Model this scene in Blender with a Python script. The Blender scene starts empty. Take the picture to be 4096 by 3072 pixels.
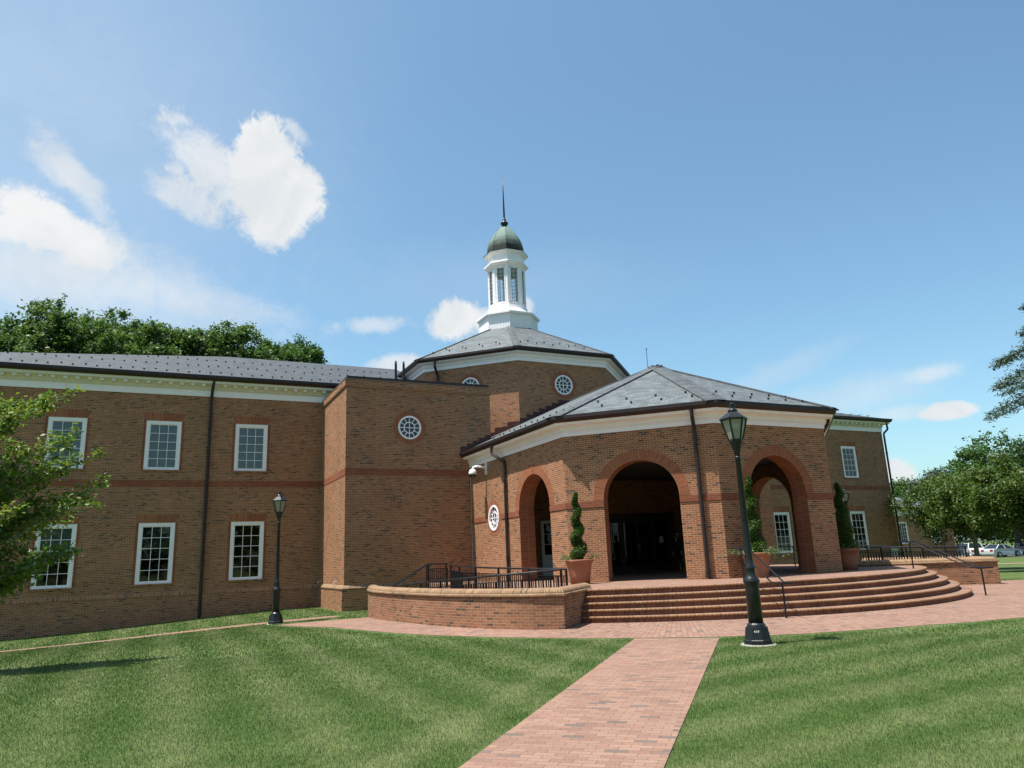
import bpy, bmesh, math, random
import numpy as np
from mathutils import Vector, Matrix
from mathutils.geometry import tessellate_polygon
PI = math.pi
SC = bpy.context.scene
COL = SC.collection
rng = random.Random(7)

# ------------------------------------------------------------------ camera
F_PX, YAW, PITCH, ROLL = 2930.26, math.radians(25.7806), math.radians(13.3589), math.radians(-2.3073)
_fw = Vector((math.sin(YAW)*math.cos(PITCH), math.cos(YAW)*math.cos(PITCH), math.sin(PITCH)))
_r0 = Vector((math.cos(YAW), -math.sin(YAW), 0)); _u0 = _r0.cross(_fw)
_rt = math.cos(ROLL)*_r0 + math.sin(ROLL)*_u0
_up = -math.sin(ROLL)*_r0 + math.cos(ROLL)*_u0
cd = bpy.data.cameras.new('camera'); cam = bpy.data.objects.new('camera', cd); COL.objects.link(cam)
cd.sensor_width = 36; cd.lens = 36*F_PX/4096; cd.clip_end = 4000; cd.clip_start = 0.1
cam.matrix_world = Matrix((( _rt.x, _up.x, -_fw.x, 0), (_rt.y, _up.y, -_fw.y, 0), (_rt.z, _up.z, -_fw.z, 0), (0, 0, 0, 1)))
SC.camera = cam
def sky_dir(px, py):                      # compass direction of a bit of sky (for the clouds)
    d = _rt*((px-2048)/F_PX) - _up*((py-1536)/F_PX) + _fw
    return d.normalized()

# ------------------------------------------------------------------ light
SUN_EL, SUN_OFF = math.radians(69.5), math.radians(7)      # sun stands to the left (-X), 7 deg behind the facades
sund = Vector((-math.cos(SUN_OFF)*math.cos(SUN_EL), math.sin(SUN_OFF)*math.cos(SUN_EL), math.sin(SUN_EL)))
sl = bpy.data.lights.new('sun', 'SUN'); sl.energy = 5.0; sl.angle = math.radians(0.53); sl.color = (1, .955, .88)
so = bpy.data.objects.new('sun', sl); COL.objects.link(so)
so.rotation_euler = (-sund).to_track_quat('-Z', 'Y').to_euler()
SC.view_settings.view_transform = 'Standard'; SC.view_settings.look = 'None'
SC.view_settings.exposure = 0.72; SC.view_settings.gamma = 1
W = bpy.data.worlds.new('World'); SC.world = W; W.use_nodes = True
SC.cycles.max_bounces = 8; SC.cycles.transparent_max_bounces = 24
SC.cycles.caustics_reflective = False; SC.cycles.caustics_refractive = False

def N(nt, t, **kw):
    n = nt.nodes.new(t)
    for k, v in kw.items():
        if k in n.inputs.keys() if False else False: pass
        setattr(n, k, v)
    return n
def LK(nt, a, b): nt.links.new(a, b)
def mth(nt, op, a, b=None, c=None, clamp=False):
    n = nt.nodes.new('ShaderNodeMath'); n.operation = op; n.use_clamp = clamp
    for i, v in enumerate((a, b, c)):
        if v is None: continue
        if isinstance(v, (int, float)): n.inputs[i].default_value = v
        else: nt.links.new(v, n.inputs[i])
    return n.outputs[0]
def vmt(nt, op, a, b=None):
    n = nt.nodes.new('ShaderNodeVectorMath'); n.operation = op
    for i, v in enumerate((a, b)):
        if v is None: continue
        if isinstance(v, (tuple, list, Vector)): n.inputs[i].default_value = tuple(v)
        else: nt.links.new(v, n.inputs[i])
    return n.outputs['Value'] if op in ('DOT_PRODUCT', 'LENGTH', 'DISTANCE') else n.outputs[0]
def mixc(nt, fac, a, b, mode='MIX'):
    n = nt.nodes.new('ShaderNodeMix'); n.data_type = 'RGBA'; n.blend_type = mode
    for sock, v in ((n.inputs[0], fac), (n.inputs[6], a), (n.inputs[7], b)):
        if isinstance(v, (int, float)): sock.default_value = v
        elif isinstance(v, (tuple, list)): sock.default_value = (*v[:3], 1)
        else: nt.links.new(v, sock)
    return n.outputs[2]
def maprange(nt, v, a, b, c=0, d=1, smooth=True):
    n = nt.nodes.new('ShaderNodeMapRange'); n.interpolation_type = 'SMOOTHSTEP' if smooth else 'LINEAR'
    nt.links.new(v, n.inputs[0])
    for i, x in zip((1, 2, 3, 4), (a, b, c, d)): n.inputs[i].default_value = x
    return n.outputs[0]
def noise(nt, vec, scale, detail=4, rough=.55, dist=0.0, out='Fac'):
    n = nt.nodes.new('ShaderNodeTexNoise'); n.inputs['Scale'].default_value = scale
    n.inputs['Detail'].default_value = detail; n.inputs['Roughness'].default_value = rough; n.inputs['Distortion'].default_value = dist
    if vec is not None: nt.links.new(vec, n.inputs['Vector'])
    return n.outputs[out]
def ramp(nt, fac, stops, interp='LINEAR'):
    n = nt.nodes.new('ShaderNodeValToRGB'); n.color_ramp.interpolation = interp
    e = n.color_ramp.elements
    while len(e) < len(stops): e.new(0.5)
    for el, (p, c) in zip(e, stops): el.position = p; el.color = (*c, 1)
    nt.links.new(fac, n.inputs[0]); return n.outputs[0]

# ---- sky with clouds (in the world, at infinity)
nt = W.node_tree; nt.nodes.clear()
out = nt.nodes.new('ShaderNodeOutputWorld'); bg = nt.nodes.new('ShaderNodeBackground')
sky = nt.nodes.new('ShaderNodeTexSky'); sky.sky_type = 'NISHITA'; sky.sun_disc = False
sky.sun_elevation = SUN_EL; sky.sun_rotation = math.atan2(sund.x, sund.y); sky.altitude = 50
sky.air_density = 1.0; sky.dust_density = 1.6; sky.ozone_density = 1.2
SKY_S = 0.092
bg.inputs[1].default_value = SKY_S
tc = nt.nodes.new('ShaderNodeTexCoord'); D = tc.outputs['Generated']
CL = (5.9, 6.0, 6.05)      # cloud radiance before the strength
nz = noise(nt, D, 8.0, 6, .6, .6); nzf = noise(nt, D, 21.0, 6, .65, .9); nzg = noise(nt, D, 62.0, 7, .7, 1.2)
nzw = noise(nt, D, 3.2, 6, .6, .8)
def blob(px, py, w, h, rot=0.0, soft=.35, ragged=1.0, dens=1.0):
    c = sky_dir(px, py); z = Vector((0, 0, 1)); r = c.cross(z).normalized(); u = r.cross(c)
    r2 = r*math.cos(rot)+u*math.sin(rot); u2 = -r*math.sin(rot)+u*math.cos(rot)
    v = vmt(nt, 'SUBTRACT', D, c)
    x = vmt(nt, 'DOT_PRODUCT', v, r2*(F_PX/w)); y = vmt(nt, 'DOT_PRODUCT', v, u2*(F_PX/h)); k = vmt(nt, 'DOT_PRODUCT', v, c*6)
    cb = nt.nodes.new('ShaderNodeCombineXYZ')
    for i, s in enumerate((x, y, k)): LK(nt, s, cb.inputs[i])
    q = vmt(nt, 'LENGTH', cb.outputs[0])
    a = mth(nt, 'MULTIPLY', mth(nt, 'SUBTRACT', nz, .5), 2.2*ragged)
    b = mth(nt, 'ADD', mth(nt, 'MULTIPLY', mth(nt, 'SUBTRACT', nzf, .5), 1.9*ragged), mth(nt, 'MULTIPLY', mth(nt, 'SUBTRACT', nzg, .5), 1.1*ragged))
    q = mth(nt, 'ADD', mth(nt, 'ADD', q, a), b)
    m = maprange(nt, q, 1+soft, 1-soft, 0, dens)
    return m
blobs = [
 blob(1075, 690, 135, 190, .12, .16, .55), blob(1170, 770, 105, 130, .2, .2, .55), blob(1095, 880, 110, 105, .2, .28, .6), blob(1030, 570, 70, 70, .2, .2, .6),
 blob(820, 630, 150, 70, -.7, .6, 1.25, .75), blob(745, 800, 100, 45, -.4, .6, 1.1, .7), blob(715, 478, 48, 18, .1, .6, 1.0, .5),
 blob(1185, 530, 55, 28, -.7, .6, 1.0, .6), blob(880, 720, 110, 80, -.6, .7, 1.2, .55),
 blob(150, 870, 130, 95, -.45, .2, .55), blob(270, 945, 150, 70, -.40, .3, .6, .95), blob(40, 905, 90, 55, .3, .25, .6, .95), blob(390, 1000, 80, 60, -.5, .5, .8, .7),
 blob(330, 740, 150, 38, -.9, .6, 1.1, .65), blob(230, 690, 70, 35, -.6, .6, 1.0, .5),
 blob(420, 1130, 480, 110, -.16, .9, .7, .46), blob(60, 1080, 330, 150, 0, .9, .6, .50), blob(820, 1200, 300, 45, -.15, .9, .7, .25),
 blob(1830, 1280, 105, 75, .25, .25, .6, .97), blob(2085, 1240, 50, 50, 0, .35, .7, .8), blob(1490, 1300, 110, 32, .05, .6, .9, .55),
 blob(1590, 1455, 100, 32, .1, .5, .8, .75), blob(1960, 1290, 70, 60, .1, .4, .7, .85),
 blob(3790, 1645, 85, 30, .02, .25, .5, .95), blob(3600, 1655, 90, 24, .0, .6, .7, .45), blob(3730, 1492, 68, 26, 0, .6, .7, .5),
 blob(3400, 1590, 230, 55, .15, .9, .8, .34), blob(3130, 1480, 190, 36, .3, .9, .8, .22), blob(3585, 1895, 60, 50, -.3, .3, .6, .95),
 blob(1900, 1130, 520, 120, 0, .9, .5, .10), blob(200, 620, 700, 420, 0, .9, .3, .12), blob(-100, 100, 900, 600, 0, .9, .2, .16),
]
m = blobs[0]
for b in blobs[1:]:      # 1-(1-a)(1-b)
    m = mth(nt, 'SUBTRACT', 1.0, mth(nt, 'MULTIPLY', mth(nt, 'SUBTRACT', 1.0, m), mth(nt, 'SUBTRACT', 1.0, b)))
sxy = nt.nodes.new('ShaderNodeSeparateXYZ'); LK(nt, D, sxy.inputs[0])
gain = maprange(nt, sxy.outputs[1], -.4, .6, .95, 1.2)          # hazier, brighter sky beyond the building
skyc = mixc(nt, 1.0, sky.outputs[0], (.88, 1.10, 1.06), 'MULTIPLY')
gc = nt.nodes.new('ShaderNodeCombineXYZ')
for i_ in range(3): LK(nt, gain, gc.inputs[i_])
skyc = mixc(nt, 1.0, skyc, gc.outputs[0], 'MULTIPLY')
shade = mixc(nt, maprange(nt, nz, .35, .62), (4.9, 5.2, 5.4), CL)
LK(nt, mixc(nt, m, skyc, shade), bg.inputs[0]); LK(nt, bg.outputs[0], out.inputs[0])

# ------------------------------------------------------------------ materials
MATS = {}
def newmat(name):
    m = bpy.data.materials.new(name); m.use_nodes = True; nt = m.node_tree
    p = nt.nodes['Principled BSDF']; MATS[name] = m
    return m, nt, p
def setp(p, **kw):
    for k, v in kw.items():
        s = p.inputs[k.replace('_', ' ')]
        s.default_value = (*v, 1) if isinstance(v, tuple) and len(v) == 3 else v
def uvs(nt): return nt.nodes.new('ShaderNodeTexCoord').outputs['UV']
def objc(nt): return nt.nodes.new('ShaderNodeTexCoord').outputs['Object']
def brickmat(name, stops, mortar, bw=.2032, bh=.0677, ms=.010, rough=.85, bump=.35, offset=.5, stain=.25, big=.16, jitter=.006, smooth=.12, sheen=None, weather=None):
    m, nt, p = newmat(name)
    uv = uvs(nt)
    jn = noise(nt, uv, 4.0, 2, .5, 0, 'Color')
    uvj = vmt(nt, 'ADD', uv, vmt(nt, 'SCALE', vmt(nt, 'SUBTRACT', jn, (.5, .5, .5)), None))
    uvj.node.inputs[1].links[0].from_node.inputs['Scale'].default_value = jitter
    b = nt.nodes.new('ShaderNodeTexBrick'); b.offset = offset; b.offset_frequency = 2; b.squash = 1
    b.inputs['Scale'].default_value = 1; b.inputs['Brick Width'].default_value = bw; b.inputs['Row Height'].default_value = bh
    b.inputs['Mortar Size'].default_value = ms*.5; b.inputs['Mortar Smooth'].default_value = smooth; b.inputs['Bias'].default_value = 0
    b.inputs['Color1'].default_value = (0, 0, 0, 1); b.inputs['Color2'].default_value = (1, 1, 1, 1); b.inputs['Mortar'].default_value = (.5, .5, .5, 1)
    LK(nt, uvj, b.inputs['Vector'])
    c = ramp(nt, b.outputs['Color'], stops)
    fine = noise(nt, uv, 55, 4, .65)
    c = mixc(nt, 1.0, c, ramp(nt, fine, [(.3, (.72, .72, .72)), (.7, (1.22, 1.22, 1.22))]), 'MULTIPLY')
    mo = mixc(nt, 1.0, mortar, ramp(nt, noise(nt, uv, 9, 4, .6), [(.3, (.75, .75, .75)), (.7, (1.15, 1.15, 1.15))]), 'MULTIPLY')
    c = mixc(nt, b.outputs['Fac'], c, mo)
    lg = noise(nt, uv, .55, 5, .6)
    c = mixc(nt, 1.0, c, ramp(nt, lg, [(.3, (1-big,)*3), (.7, (1+big,)*3)]), 'MULTIPLY')
    if stain:
        s = maprange(nt, noise(nt, uv, 1.1, 6, .7, .6), .56, .74)
        c = mixc(nt, mth(nt, 'MULTIPLY', s, stain), c, (.05, .04, .032))
    if weather:      # whitish bloom patches
        s = maprange(nt, noise(nt, uv, 2.3, 6, .7, .2), .58, .8)
        c = mixc(nt, mth(nt, 'MULTIPLY', s, weather), c, (.45, .40, .36))
    LK(nt, c, p.inputs['Base Color']); p.inputs['Roughness'].default_value = rough
    p.inputs['Specular IOR Level'].default_value = .25
    h = mth(nt, 'ADD', mth(nt, 'SUBTRACT', 1.0, b.outputs['Fac']), mth(nt, 'MULTIPLY', fine, .35))
    h = mth(nt, 'ADD', h, mth(nt, 'MULTIPLY', b.outputs['Color'], .5))
    bp = nt.nodes.new('ShaderNodeBump'); bp.inputs['Strength'].default_value = bump; bp.inputs['Distance'].default_value = .006
    LK(nt, h, bp.inputs['Height']); LK(nt, bp.outputs[0], p.inputs['Normal'])
    return m
BR = [(0, (.09, .050, .036)), (.07, (.13, .064, .042)), (.12, (.255, .098, .048)), (.5, (.295, .115, .056)), (.8, (.325, .132, .064)), (1, (.365, .162, .082))]
brickmat('wall_brick', BR, (.50, .39, .25), ms=.0115, stain=.14, big=.12)
brickmat('rubbed_brick', [(0, (.24, .072, .034)), (.5, (.285, .088, .040)), (1, (.33, .108, .050))], (.44, .28, .17), bw=.34, bh=.070, ms=.010, stain=.12, bump=.15, offset=0)
brickmat('belt_brick', [(0, (.21, .060, .032)), (.5, (.25, .074, .038)), (1, (.285, .09, .045))], (.34, .19, .12), ms=.009, stain=.12, bump=.15)
brickmat('planter_brick', [(0, (.11, .065, .046)), (.08, (.14, .075, .05)), (.14, (.235, .098, .056)), (.6, (.275, .118, .066)), (1, (.32, .15, .082))], (.36, .29, .18), stain=.5, jitter=.016, ms=.011, bump=.5)
brickmat('coping_brick', [(0, (.12, .075, .045)), (.15, (.20, .11, .062)), (1, (.28, .165, .09))], (.40, .34, .23), bw=.30, bh=.072, ms=.009, stain=.45, offset=0, bump=.3)
brickmat('nosing_brick', [(0, (.20, .095, .046)), (1, (.27, .14, .066))], (.40, .34, .24), bw=.30, bh=.105, ms=.009, stain=.2, offset=0, bump=.3)
brickmat('riser_brick', [(0, (.13, .065, .045)), (.3, (.21, .085, .052)), (1, (.27, .11, .065))], (.24, .18, .13), bw=.21, bh=.07, ms=.007, stain=.35, offset=0, weather=.25)
PV = [(0, (.135, .105, .092)), (.05, (.165, .118, .098)), (.08, (.225, .128, .094)), (.5, (.258, .150, .110)), (1, (.29, .178, .132))]
brickmat('paver_brick', PV, (.125, .085, .065), bw=.195, bh=.092, ms=.007, stain=.22, big=.10, bump=.35, jitter=.009, weather=.12)
brickmat('radial_paver', PV, (.095, .066, .05), bw=.21, bh=.105, ms=.008, stain=.2, big=.10, bump=.3, jitter=.006, weather=.15)

def slatemat(name, base):
    m, nt, p = newmat(name); uv = uvs(nt)
    jn = noise(nt, uv, 2.5, 2, .5, 0, 'Color')
    uvj = vmt(nt, 'ADD', uv, vmt(nt, 'SCALE', vmt(nt, 'SUBTRACT', jn, (.5, .5, .5)), None))
    uvj.node.inputs[1].links[0].from_node.inputs['Scale'].default_value = .012
    b = nt.nodes.new('ShaderNodeTexBrick'); b.offset = .5
    for k, v in (('Scale', 1), ('Brick Width', .28), ('Row Height', .19), ('Mortar Size', .006), ('Mortar Smooth', .3)): b.inputs[k].default_value = v
    b.inputs['Color1'].default_value = (0, 0, 0, 1); b.inputs['Color2'].default_value = (1, 1, 1, 1)
    LK(nt, uvj, b.inputs['Vector'])
    c = ramp(nt, b.outputs['Color'], [(0, tuple(x*.68 for x in base)), (.5, base), (1, tuple(x*1.28 for x in base))])
    c = mixc(nt, b.outputs['Fac'], c, tuple(x*.28 for x in base))
    c = mixc(nt, 1.0, c, ramp(nt, noise(nt, uv, .7, 5, .6), [(.3, (.92,)*3), (.7, (1.07,)*3)]), 'MULTIPLY')
    c = mixc(nt, 1.0, c, ramp(nt, noise(nt, uv, 40, 3, .6), [(.3, (.85,)*3), (.7, (1.12,)*3)]), 'MULTIPLY')
    LK(nt, c, p.inputs['Base Color']); setp(p, Roughness=.62, Specular_IOR_Level=.4)
    sx = nt.nodes.new('ShaderNodeSeparateXYZ'); LK(nt, uvj, sx.inputs[0])
    saw = mth(nt, 'SUBTRACT', 1.0, mth(nt, 'FRACT', mth(nt, 'DIVIDE', sx.outputs[1], .19)))
    h = mth(nt, 'ADD', mth(nt, 'MULTIPLY', saw, 1.2), mth(nt, 'MULTIPLY', b.outputs['Color'], .5))
    h = mth(nt, 'SUBTRACT', h, b.outputs['Fac'])
    bp = nt.nodes.new('ShaderNodeBump'); bp.inputs['Strength'].default_value = .45; bp.inputs['Distance'].default_value = .012
    LK(nt, h, bp.inputs['Height']); LK(nt, bp.outputs[0], p.inputs['Normal'])
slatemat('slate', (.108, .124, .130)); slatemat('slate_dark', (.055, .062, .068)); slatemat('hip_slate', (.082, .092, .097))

def plain(name, col, rough=.6, metal=0.0, spec=.5, var=.12, sc=3.0, bump=0.0, coat=0.0):
    m, nt, p = newmat(name); o = objc(nt)
    c = mixc(nt, 1.0, col, ramp(nt, noise(nt, o, sc, 6, .65), [(.28, (1-var,)*3), (.72, (1+var,)*3)]), 'MULTIPLY')
    LK(nt, c, p.inputs['Base Color']); setp(p, Roughness=rough, Metallic=metal, Specular_IOR_Level=spec)
    if coat: p.inputs['Coat Weight'].default_value = coat
    if bump:
        bp = nt.nodes.new('ShaderNodeBump'); bp.inputs['Strength'].default_value = bump; bp.inputs['Distance'].default_value = .01
        LK(nt, noise(nt, o, sc*9, 5, .6), bp.inputs['Height']); LK(nt, bp.outputs[0], p.inputs['Normal'])
    return m
plain('white_paint', (.92, .865, .885), .45, var=.05); plain('cream_paint', (.74, .71, .63), .55, var=.05)
plain('guard_metal', (.022, .016, .015), .8, spec=.2); plain('bronze_gutter', (.024, .013, .013), .5, .1, var=.25, sc=2); plain('black_iron', (.012, .012, .014), .38, .2, var=.3, sc=6)
plain('lamp_iron', (.016, .019, .021), .36, .25, var=.35, sc=7, bump=.08); plain('flashing', (.062, .022, .022), .45, .3, var=.2)
plain('copper_edge', (.50, .27, .17), .4, .6); plain('terracotta', (.34, .135, .075), .8, var=.16, sc=4, bump=.15)
plain('soil', (.03, .02, .014), .95, bump=.6); plain('concrete', (.30, .28, .25), .9, var=.15, bump=.2)
plain('bark', (.10, .075, .055), .92, var=.3, sc=8, bump=.7); plain('pale_bark', (.26, .23, .19), .9, var=.3, sc=8, bump=.5)
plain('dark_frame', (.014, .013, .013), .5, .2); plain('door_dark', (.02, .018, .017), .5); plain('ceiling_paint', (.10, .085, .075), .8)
plain('blind_pale', (.60, .66, .68), .8, var=.06, sc=1.2); plain('blind_green', (.38, .46, .42), .8, var=.08, sc=1.2)
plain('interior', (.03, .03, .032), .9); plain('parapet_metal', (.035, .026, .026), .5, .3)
plain('sign_yellow', (.55, .33, .015), .5); plain('ink', (.012, .010, .01), .6); plain('paper', (.72, .72, .70), .8); plain('red_ink', (.45, .04, .05), .6)
plain('cam_white', (.80, .80, .79), .35, var=.03); plain('utility_grey', (.55, .56, .55), .5)
plain('suit', (.011, .011, .014), .8, var=.2); plain('skin', (.42, .24, .17), .55); plain('hair', (.02, .014, .01), .7); plain('shirt', (.6, .6, .6), .8)
plain('tyre', (.015, .015, .015), .85); plain('rim', (.35, .36, .37), .35, .7); plain('tail_red', (.35, .01, .012), .3)
plain('asphalt', (.06, .06, .062), .9, var=.2, bump=.3); plain('tan_path', (.40, .27, .19), .9, var=.12)
for nm, c in (('car_silver', (.56, .58, .60)), ('car_white', (.80, .81, .82)), ('car_grey', (.30, .34, .38)), ('car_dark', (.03, .032, .036))):
    plain(nm, c, .28, .25 if nm == 'car_silver' else 0, var=.02, coat=.7)
m, nt, p = newmat('car_glass'); setp(p, Base_Color=(.012, .014, .016), Roughness=.05, Specular_IOR_Level=.8)
def glassmat(name, tint, ior, rough=.02):
    m, nt, p = newmat(name); nt.nodes.remove(p)
    o = nt.nodes['Material Output']; tr = nt.nodes.new('ShaderNodeBsdfTransparent'); gl = nt.nodes.new('ShaderNodeBsdfGlossy')
    tr.inputs[0].default_value = (*tint, 1); gl.inputs['Roughness'].default_value = rough
    fr = nt.nodes.new('ShaderNodeFresnel'); fr.inputs[0].default_value = ior
    ge = nt.nodes.new('ShaderNodeNewGeometry')       # slight waviness of old panes
    bp = nt.nodes.new('ShaderNodeBump'); bp.inputs['Strength'].default_value = .05; bp.inputs['Distance'].default_value = .02
    LK(nt, noise(nt, objc(nt), 2.2, 2, .5), bp.inputs['Height']); LK(nt, bp.outputs[0], gl.inputs['Normal'])
    mx = nt.nodes.new('ShaderNodeMixShader'); LK(nt, fr.outputs[0], mx.inputs[0]); LK(nt, tr.outputs[0], mx.inputs[1]); LK(nt, gl.outputs[0], mx.inputs[2])
    LK(nt, mx.outputs[0], o.inputs[0]); return m
glassmat('window_glass', (.62, .68, .68), 1.75); glassmat('lantern_glass', (.88, .93, .93), 1.35); glassmat('door_glass', (.25, .27, .27), 1.5)
m, nt, p = newmat('lamp_glass'); setp(p, Base_Color=(.52, .49, .38), Roughness=.35, Alpha=1.0)
p.inputs['Transmission Weight'].default_value = .45
m, nt, p = newmat('verdigris'); o = objc(nt)                       # copper dome: green above, dark towards the bottom
sx = nt.nodes.new('ShaderNodeSeparateXYZ'); LK(nt, o, sx.inputs[0])
f = mth(nt, 'ADD', sx.outputs[2], mth(nt, 'MULTIPLY', mth(nt, 'SUBTRACT', noise(nt, o, 2.5, 5, .6), .5), .9))
c = mixc(nt, maprange(nt, f, 18.55, 19.35), (.040, .042, .038), (.165, .225, .205))
LK(nt, c, p.inputs['Base Color']); setp(p, Roughness=.8, Specular_IOR_Level=.25)
def leafmat(name, stops, trans=.35, rough=.5):
    m, nt, p = newmat(name); o = nt.nodes['Material Output']
    g = nt.nodes.new('ShaderNodeNewGeometry')
    c = ramp(nt, g.outputs['Random Per Island'], stops)
    LK(nt, c, p.inputs['Base Color']); setp(p, Roughness=rough, Specular_IOR_Level=.35)
    t = nt.nodes.new('ShaderNodeBsdfTranslucent'); LK(nt, mixc(nt, 1.0, c, (1.25, 1.35, .55), 'MULTIPLY'), t.inputs[0])
    mx = nt.nodes.new('ShaderNodeMixShader'); mx.inputs[0].default_value = trans
    LK(nt, p.outputs[0], mx.inputs[1]); LK(nt, t.outputs[0], mx.inputs[2]); LK(nt, mx.outputs[0], o.inputs[0])
leafmat('leaf_yellowgreen', [(0, (.075, .145, .024)), (.55, (.13, .21, .036)), (.85, (.19, .25, .05)), (1, (.25, .20, .06))])
leafmat('leaf_mixed', [(0, (.040, .085, .018)), (.6, (.070, .125, .026)), (.88, (.12, .16, .035)), (1, (.17, .15, .045))])
leafmat('leaf_green', [(0, (.036, .085, .024)), (.6, (.062, .125, .034)), (1, (.10, .17, .05))])
leafmat('leaf_sycamore', [(0, (.045, .095, .028)), (.5, (.075, .14, .042)), (1, (.14, .20, .085))])
leafmat('leaf_dark', [(0, (.018, .045, .014)), (1, (.04, .085, .026))])
leafmat('leaf_blue', [(0, (.045, .075, .055)), (1, (.09, .125, .09))], .15)
leafmat('leaf_topiary', [(0, (.03, .075, .012)), (.6, (.055, .115, .018)), (1, (.10, .16, .03))], .25)
leafmat('leaf_vine', [(0, (.06, .12, .045)), (1, (.16, .24, .11))], .3)
def mowing(nt):      # patchy wear, and light off leaning mown blades painted as colour bands, in metres
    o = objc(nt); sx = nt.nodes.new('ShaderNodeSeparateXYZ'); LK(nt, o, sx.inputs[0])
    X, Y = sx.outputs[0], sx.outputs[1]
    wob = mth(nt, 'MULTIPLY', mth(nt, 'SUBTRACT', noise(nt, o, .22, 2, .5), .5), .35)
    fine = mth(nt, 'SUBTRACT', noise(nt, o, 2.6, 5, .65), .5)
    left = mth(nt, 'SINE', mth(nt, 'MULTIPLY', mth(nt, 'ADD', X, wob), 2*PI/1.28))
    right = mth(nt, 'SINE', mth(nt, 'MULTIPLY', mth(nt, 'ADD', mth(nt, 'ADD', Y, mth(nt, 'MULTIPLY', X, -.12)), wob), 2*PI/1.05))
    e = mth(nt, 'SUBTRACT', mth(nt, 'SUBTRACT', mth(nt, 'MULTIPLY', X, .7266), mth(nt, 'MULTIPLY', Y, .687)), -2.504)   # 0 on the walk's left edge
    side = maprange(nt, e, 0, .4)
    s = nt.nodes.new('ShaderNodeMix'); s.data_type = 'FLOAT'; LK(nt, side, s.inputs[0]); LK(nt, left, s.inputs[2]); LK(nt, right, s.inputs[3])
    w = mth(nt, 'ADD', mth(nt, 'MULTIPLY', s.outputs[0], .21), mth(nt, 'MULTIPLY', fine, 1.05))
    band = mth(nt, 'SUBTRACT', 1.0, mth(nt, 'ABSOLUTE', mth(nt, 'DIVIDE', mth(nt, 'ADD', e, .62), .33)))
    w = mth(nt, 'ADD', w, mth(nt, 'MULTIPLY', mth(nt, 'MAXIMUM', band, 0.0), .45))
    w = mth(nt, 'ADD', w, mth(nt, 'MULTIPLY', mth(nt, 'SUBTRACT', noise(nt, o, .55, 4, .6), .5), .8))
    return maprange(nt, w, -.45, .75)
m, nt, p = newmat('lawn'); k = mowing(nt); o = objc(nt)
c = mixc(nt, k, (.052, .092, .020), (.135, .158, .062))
c = mixc(nt, 1.0, c, ramp(nt, noise(nt, o, 28, 4, .7), [(.25, (.55,)*3), (.75, (1.4,)*3)]), 'MULTIPLY')
LK(nt, c, p.inputs['Base Color']); setp(p, Roughness=.9, Specular_IOR_Level=.15)
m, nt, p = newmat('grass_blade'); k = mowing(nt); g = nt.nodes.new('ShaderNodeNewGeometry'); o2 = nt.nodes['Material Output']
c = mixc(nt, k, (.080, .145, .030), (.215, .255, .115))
c = mixc(nt, 1.0, c, ramp(nt, g.outputs['Random Per Island'], [(0, (.6, .62, .55)), (.6, (1, 1, 1)), (.93, (1.25, 1.2, 1.1)), (1, (1.75, 1.45, 1.3))]), 'MULTIPLY')
LK(nt, c, p.inputs['Base Color']); setp(p, Roughness=.55, Specular_IOR_Level=.3)
t = nt.nodes.new('ShaderNodeBsdfTranslucent'); LK(nt, c, t.inputs[0]); mx = nt.nodes.new('ShaderNodeMixShader'); mx.inputs[0].default_value = .3
LK(nt, p.outputs[0], mx.inputs[1]); LK(nt, t.outputs[0], mx.inputs[2]); LK(nt, mx.outputs[0], o2.inputs[0])
M = MATS

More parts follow.
